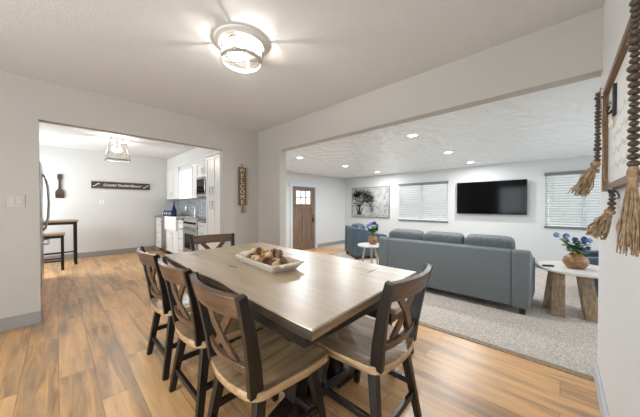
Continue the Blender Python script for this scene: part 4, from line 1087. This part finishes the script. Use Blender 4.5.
# faucet
fc = thing('faucet', (2.31, 6.40, CT), 'tall chrome gooseneck faucet behind the farmhouse sink', 'faucet')
pts = [(2.31, 6.40, CT), (2.31, 6.40, CT + 0.24)] + [(2.31 - 0.10 + 0.10 * math.cos(R(a)), 6.40, CT + 0.24 + 0.10 * math.sin(R(a))) for a in range(20, 200, 20)] + [(2.11, 6.40, CT + 0.16)]
MB().tube(pts, 0.014, 10).build('spout', M['chrome'], fc, smooth=60)
MB().lathe([(0.03, 0), (0.03, 0.012), (0.02, 0.03)], (2.31, 6.40, CT), 16).build('base', M['chrome'], fc, smooth=50)
MB().tube([(2.31, 6.385, CT + 0.07), (2.31, 6.35, CT + 0.085), (2.31, 6.30, CT + 0.12)], 0.007, 8).build('lever', M['chrome'], fc, smooth=60)
# cobalt set on the counter
prof = [(0.048, 0.0), (0.052, 0.02), (0.052, 0.115), (0.046, 0.125)]
firstj = None
for i, y in enumerate((7.52, 7.36, 7.20, 6.99)):
    lab = ('cobalt blue canister nearest the far kitchen wall', 'cobalt blue canister second from the far kitchen wall', 'cobalt blue canister third from the far kitchen wall, left of the tall bottle', 'cobalt blue canister right of the tall blue bottle')[i]
    if firstj is None:
        firstj = thing('canister', (1.99, y, CT), lab, 'canister', 'cobalt canisters on the counter')
        MB().lathe([(a * 1.35, b) for a, b in prof], n=16).build('jar', M['cobalt'], firstj, smooth=40, local=True)
        MB().lathe([(0.055, 0.125), (0.055, 0.14), (0.02, 0.145)], n=16).build('lid', M['cobalt'], firstj, smooth=40, local=True)
        MB().bb((-0.0735, -0.022, 0.045), (-0.0705, 0.022, 0.095)).build('paper_label', M['letter'], firstj, local=True)
    else: again(firstj, (1.99, y, CT), 0, lab)
bt = thing('bottle', (2.05, 7.09, CT), 'tall cobalt blue bottle standing among the canisters on the counter', 'bottle')
MB().lathe([(0.055, 0), (0.06, 0.02), (0.06, 0.14), (0.045, 0.19), (0.024, 0.25), (0.02, 0.34), (0.024, 0.345), (0.024, 0.36)], n=16).build('body', M['cobalt'], bt, smooth=40, local=True)

# ------------------------------------------------------------------ kitchen left: fridge, bar table, stool
fg = thing('refrigerator', (-0.55, 5.60, 0), 'stainless french door refrigerator just inside the kitchen opening on the left', 'refrigerator')
FX = -0.150
MB().bb((-0.94, 5.15, 0.02), (FX - 0.06, 6.05, 1.76)).build('body', M['steelside'], fg, bevel=0.004)
for k in range(2):
    y0 = 5.153 + k * 0.45
    d = MB().bb((FX - 0.055, y0, 0.74), (FX, y0 + 0.444, 1.775)).build('door', M['steel'], fg, bevel=0.012, seg=3)
    yy = 5.60 + (0.045 if k else -0.045)
    hb = [(FX, yy, 0.80), (FX + 0.03, yy, 0.84), (FX + 0.058, yy, 1.0), (FX + 0.068, yy, 1.22), (FX + 0.058, yy, 1.45), (FX + 0.03, yy, 1.60), (FX, yy, 1.64)]
    MB().tube(hb, 0.014, 10).build('handle', M['steel'], d, smooth=60)
d = MB().bb((FX - 0.055, 5.153, 0.05), (FX, 6.047, 0.73)).build('freezer_drawer', M['steel'], fg, bevel=0.012, seg=3)
MB().tube([(FX, 5.25, 0.63), (FX + 0.06, 5.27, 0.63), (FX + 0.06, 5.93, 0.63), (FX, 5.95, 0.63)], 0.012, 8).build('handle', M['steel'], d, smooth=60)
MB().bb((FX, 5.21, 1.02), (FX + 0.004, 5.45, 1.40)).build('water_dispenser', M['blackglass'], fg)
bt_ = thing('bar_table', (-0.25, 7.20, 0), 'tall narrow bar table with wood top and black frame against the kitchen wall', 'table')
MB().bb((-0.85, 6.98, 0.85), (0.30, 7.42, 0.885)).build('tabletop', M['stooltop'], bt_, bevel=0.003)
for sx in (-0.81, 0.255):
    for sy in (7.02, 7.38): MB().box((sx, sy, 0.425), (0.045, 0.045, 0.85)).build('leg', M['black'], bt_)
f = MB(); f.bb((-0.81, 7.005, 0.80), (0.255, 7.03, 0.85)).bb((-0.81, 7.37, 0.80), (0.255, 7.395, 0.85)).bb((0.24, 7.02, 0.80), (0.27, 7.38, 0.85)).bb((-0.825, 7.02, 0.80), (-0.795, 7.38, 0.85))
f.build('top_frame', M['black'], bt_)
MB().bb((-0.81, 7.37, 0.20), (0.255, 7.395, 0.225)).build('lower_rail', M['black'], bt_)
MB().bb((0.243, 7.02, 0.20), (0.268, 7.38, 0.225)).build('lower_rail', M['black'], bt_)
sl = thing('bar_stool', (-0.09, 6.70, 0), 'low backless bar stool with wood seat in front of the bar table', 'stool')
MB().bb((-0.28, 6.52, 0.63), (0.10, 6.88, 0.665)).build('seat', M['stooltop'], sl, bevel=0.004)
for sx in (-0.25, 0.065):
    for sy in (6.55, 6.85): MB().box((sx, sy, 0.315), (0.04, 0.04, 0.63)).build('leg', M['black'], sl)
f = MB(); f.bb((-0.25, 6.535, 0.585), (0.065, 6.56, 0.63)).bb((-0.25, 6.84, 0.585), (0.065, 6.865, 0.63)).bb((0.05, 6.55, 0.585), (0.08, 6.85, 0.63)).bb((-0.265, 6.55, 0.585), (-0.235, 6.85, 0.63))
f.build('top_frame', M['black'], sl)
for p_, q_ in (((-0.25, 6.54, 0.16), (0.065, 6.56, 0.185)), ((0.055, 6.55, 0.24), (0.078, 6.85, 0.265)), ((-0.25, 6.84, 0.16), (0.065, 6.86, 0.185)), ((-0.262, 6.55, 0.24), (-0.24, 6.85, 0.265)), ((-0.25, 6.54, 0.30), (0.065, 6.56, 0.325))):
    MB().bb(p_, q_).build('foot_rail', M['black'], sl)

# ------------------------------------------------------------------ framed sign with bead garlands on the right wall
WY = -0.18
fs = thing('framed_sign', (1.50, WY, 1.51), 'white board in a thin walnut frame on the right wall behind the bead garlands', 'sign')
x0, x1, z0, z1 = 0.93, 2.02, 1.245, 1.775; fd = 0.028; ft = 0.026
MB().bb((x0 + 0.01, WY + 0.001, z0 + 0.01), (x1 - 0.01, WY + 0.008, z1 - 0.01)).build('board', M['board'], fs)
MB().bb((x0, WY + 0.001, z1 - ft), (x1, WY + fd, z1)).build('top_strip', M['framewood'], fs, bevel=0.001)
MB().bb((x0, WY + 0.001, z0), (x1, WY + fd, z0 + ft)).build('bottom_strip', M['framewood'], fs, bevel=0.001)
MB().bb((x0, WY + 0.001, z0 + ft), (x0 + ft, WY + fd, z1 - ft)).build('side_strip', M['framewood'], fs)
MB().bb((x1 - ft, WY + 0.001, z0 + ft), (x1, WY + fd, z1 - ft)).build('side_strip', M['framewood'], fs)
rg = random.Random(3); sq = MB()
for row in range(4):
    z = 1.56 - row * 0.07; pts = []
    for k in range(46):
        x = 1.85 - k * 0.011; pts.append((x, WY + 0.0088, z + 0.013 * math.sin(k * 1.3) + 0.009 * math.sin(k * 0.47 + row)))
    sq.tube(pts, 0.0013, 4)
sq.build('faint_script', M['script'], fs)
cl = thing('wall_hook', (1.74, WY + 0.008, 1.60), 'black metal hook plate fixed on the white framed board', 'hook')
MB().bb((1.715, WY + 0.0085, 1.575), (1.755, WY + 0.020, 1.715)).build('plate', M['black'], cl, bevel=0.003)
MB().tube([(1.735, WY + 0.018, 1.60), (1.735, WY + 0.034, 1.585), (1.735, WY + 0.036, 1.60), (1.735, WY + 0.030, 1.62)], 0.006, 8).build('prong', M['black'], cl, smooth=60)
ob = thing('carved_ornament', (1.80, WY + 0.012, 1.57), 'small white carved ornament hanging beside the black hook', 'ornament')
om = MB()
for k in range(3):
    z = 1.625 - k * 0.034
    om.tube([(1.80 + 0.018 * math.cos(a * .524), WY + 0.017, z + 0.018 * math.sin(a * .524)) for a in range(12)], 0.007, 6, True)
om.build('scrollwork', M['traywood'], ob, smooth=60)
MB().tube([(1.80, WY + 0.018, 1.645), (1.77, WY + 0.022, 1.652), (1.735, WY + 0.034, 1.60)], 0.002, 5).build('cord', M['jute'], ob)
wl = thing('wire_loop', (1.72, WY + 0.02, 1.245), 'thin dark wire loop hanging from the bottom of the framed sign', 'wire')
MB().tube([(1.62 + 0.10 * math.cos(a * .4488), WY + 0.024 + 0.012 * math.sin(a * .4488), 1.222 + 0.022 * math.sin(a * .4488)) for a in range(14)], 0.003, 6, True).build('loop', M['steeld'], wl, smooth=60)

def bead_run(parent, p0, p1, rs, seed):
    rg = random.Random(seed); p0, p1 = Vector(p0), Vector(p1); L_ = (p1 - p0).length; s = 0.0; d = (p1 - p0).normalized()
    q = d.to_track_quat('Z', 'Y').to_matrix()
    while s < L_:
        r_ = rs * rg.choice((0.8, 0.9, 1.0, 1.0, 1.22)); h_ = r_ * 0.76
        if s + 2 * h_ > L_ + 0.01: break
        b_ = MB().ell(p0 + d * (s + h_), (r_, r_, h_), 14, 8, q); b_.build('bead', M['bead'], parent, smooth=60)
        s += 2 * h_ * 1.0
g1 = thing('bead_garland', (1.98, WY + 0.05, 1.80), 'dark bead garland with two jute tassels over the far end of the framed sign', 'garland')
bead_run(g1, (1.995, WY + 0.045, 1.772), (1.965, WY + 0.048, 1.40), 0.0135, 1)
MB().tube([(1.72, WY + 0.014, 1.252), (1.80, WY + 0.036, 1.30), (1.90, WY + 0.038, 1.60), (1.97, WY + 0.040, 1.786), (1.985, WY + 0.032, 1.785), (1.995, WY + 0.045, 1.77), (1.965, WY + 0.048, 1.395)], 0.002, 5).build('cord', M['jute'], g1, smooth=60)
tassel('tassel', (1.965, WY + 0.048, 1.405), (1.985, WY + 0.115, 1.235), 0.036, g1, 44, 5)
bead_run(g1, (1.715, WY + 0.018, 1.243), (1.70, WY + 0.022, 1.150), 0.0145, 2)
tassel('tassel', (1.70, WY + 0.022, 1.155), (1.69, WY + 0.070, 1.030), 0.034, g1, 44, 6)
g2 = thing('bead_garland', (1.03, WY + 0.05, 1.80), 'dark bead garland with a long jute tassel over the near end of the framed sign', 'garland')
bead_run(g2, (1.04, WY + 0.046, 1.772), (1.03, WY + 0.048, 1.265), 0.0120, 4)
MB().tube([(1.03, WY + 0.035, 1.785), (1.036, WY + 0.040, 1.787), (1.04, WY + 0.046, 1.772), (1.03, WY + 0.048, 1.26)], 0.002, 5).build('cord', M['jute'], g2, smooth=60)
tassel('tassel', (1.03, WY + 0.048, 1.275), (1.03, WY + 0.052, 1.050), 0.021, g2, 60, 8)
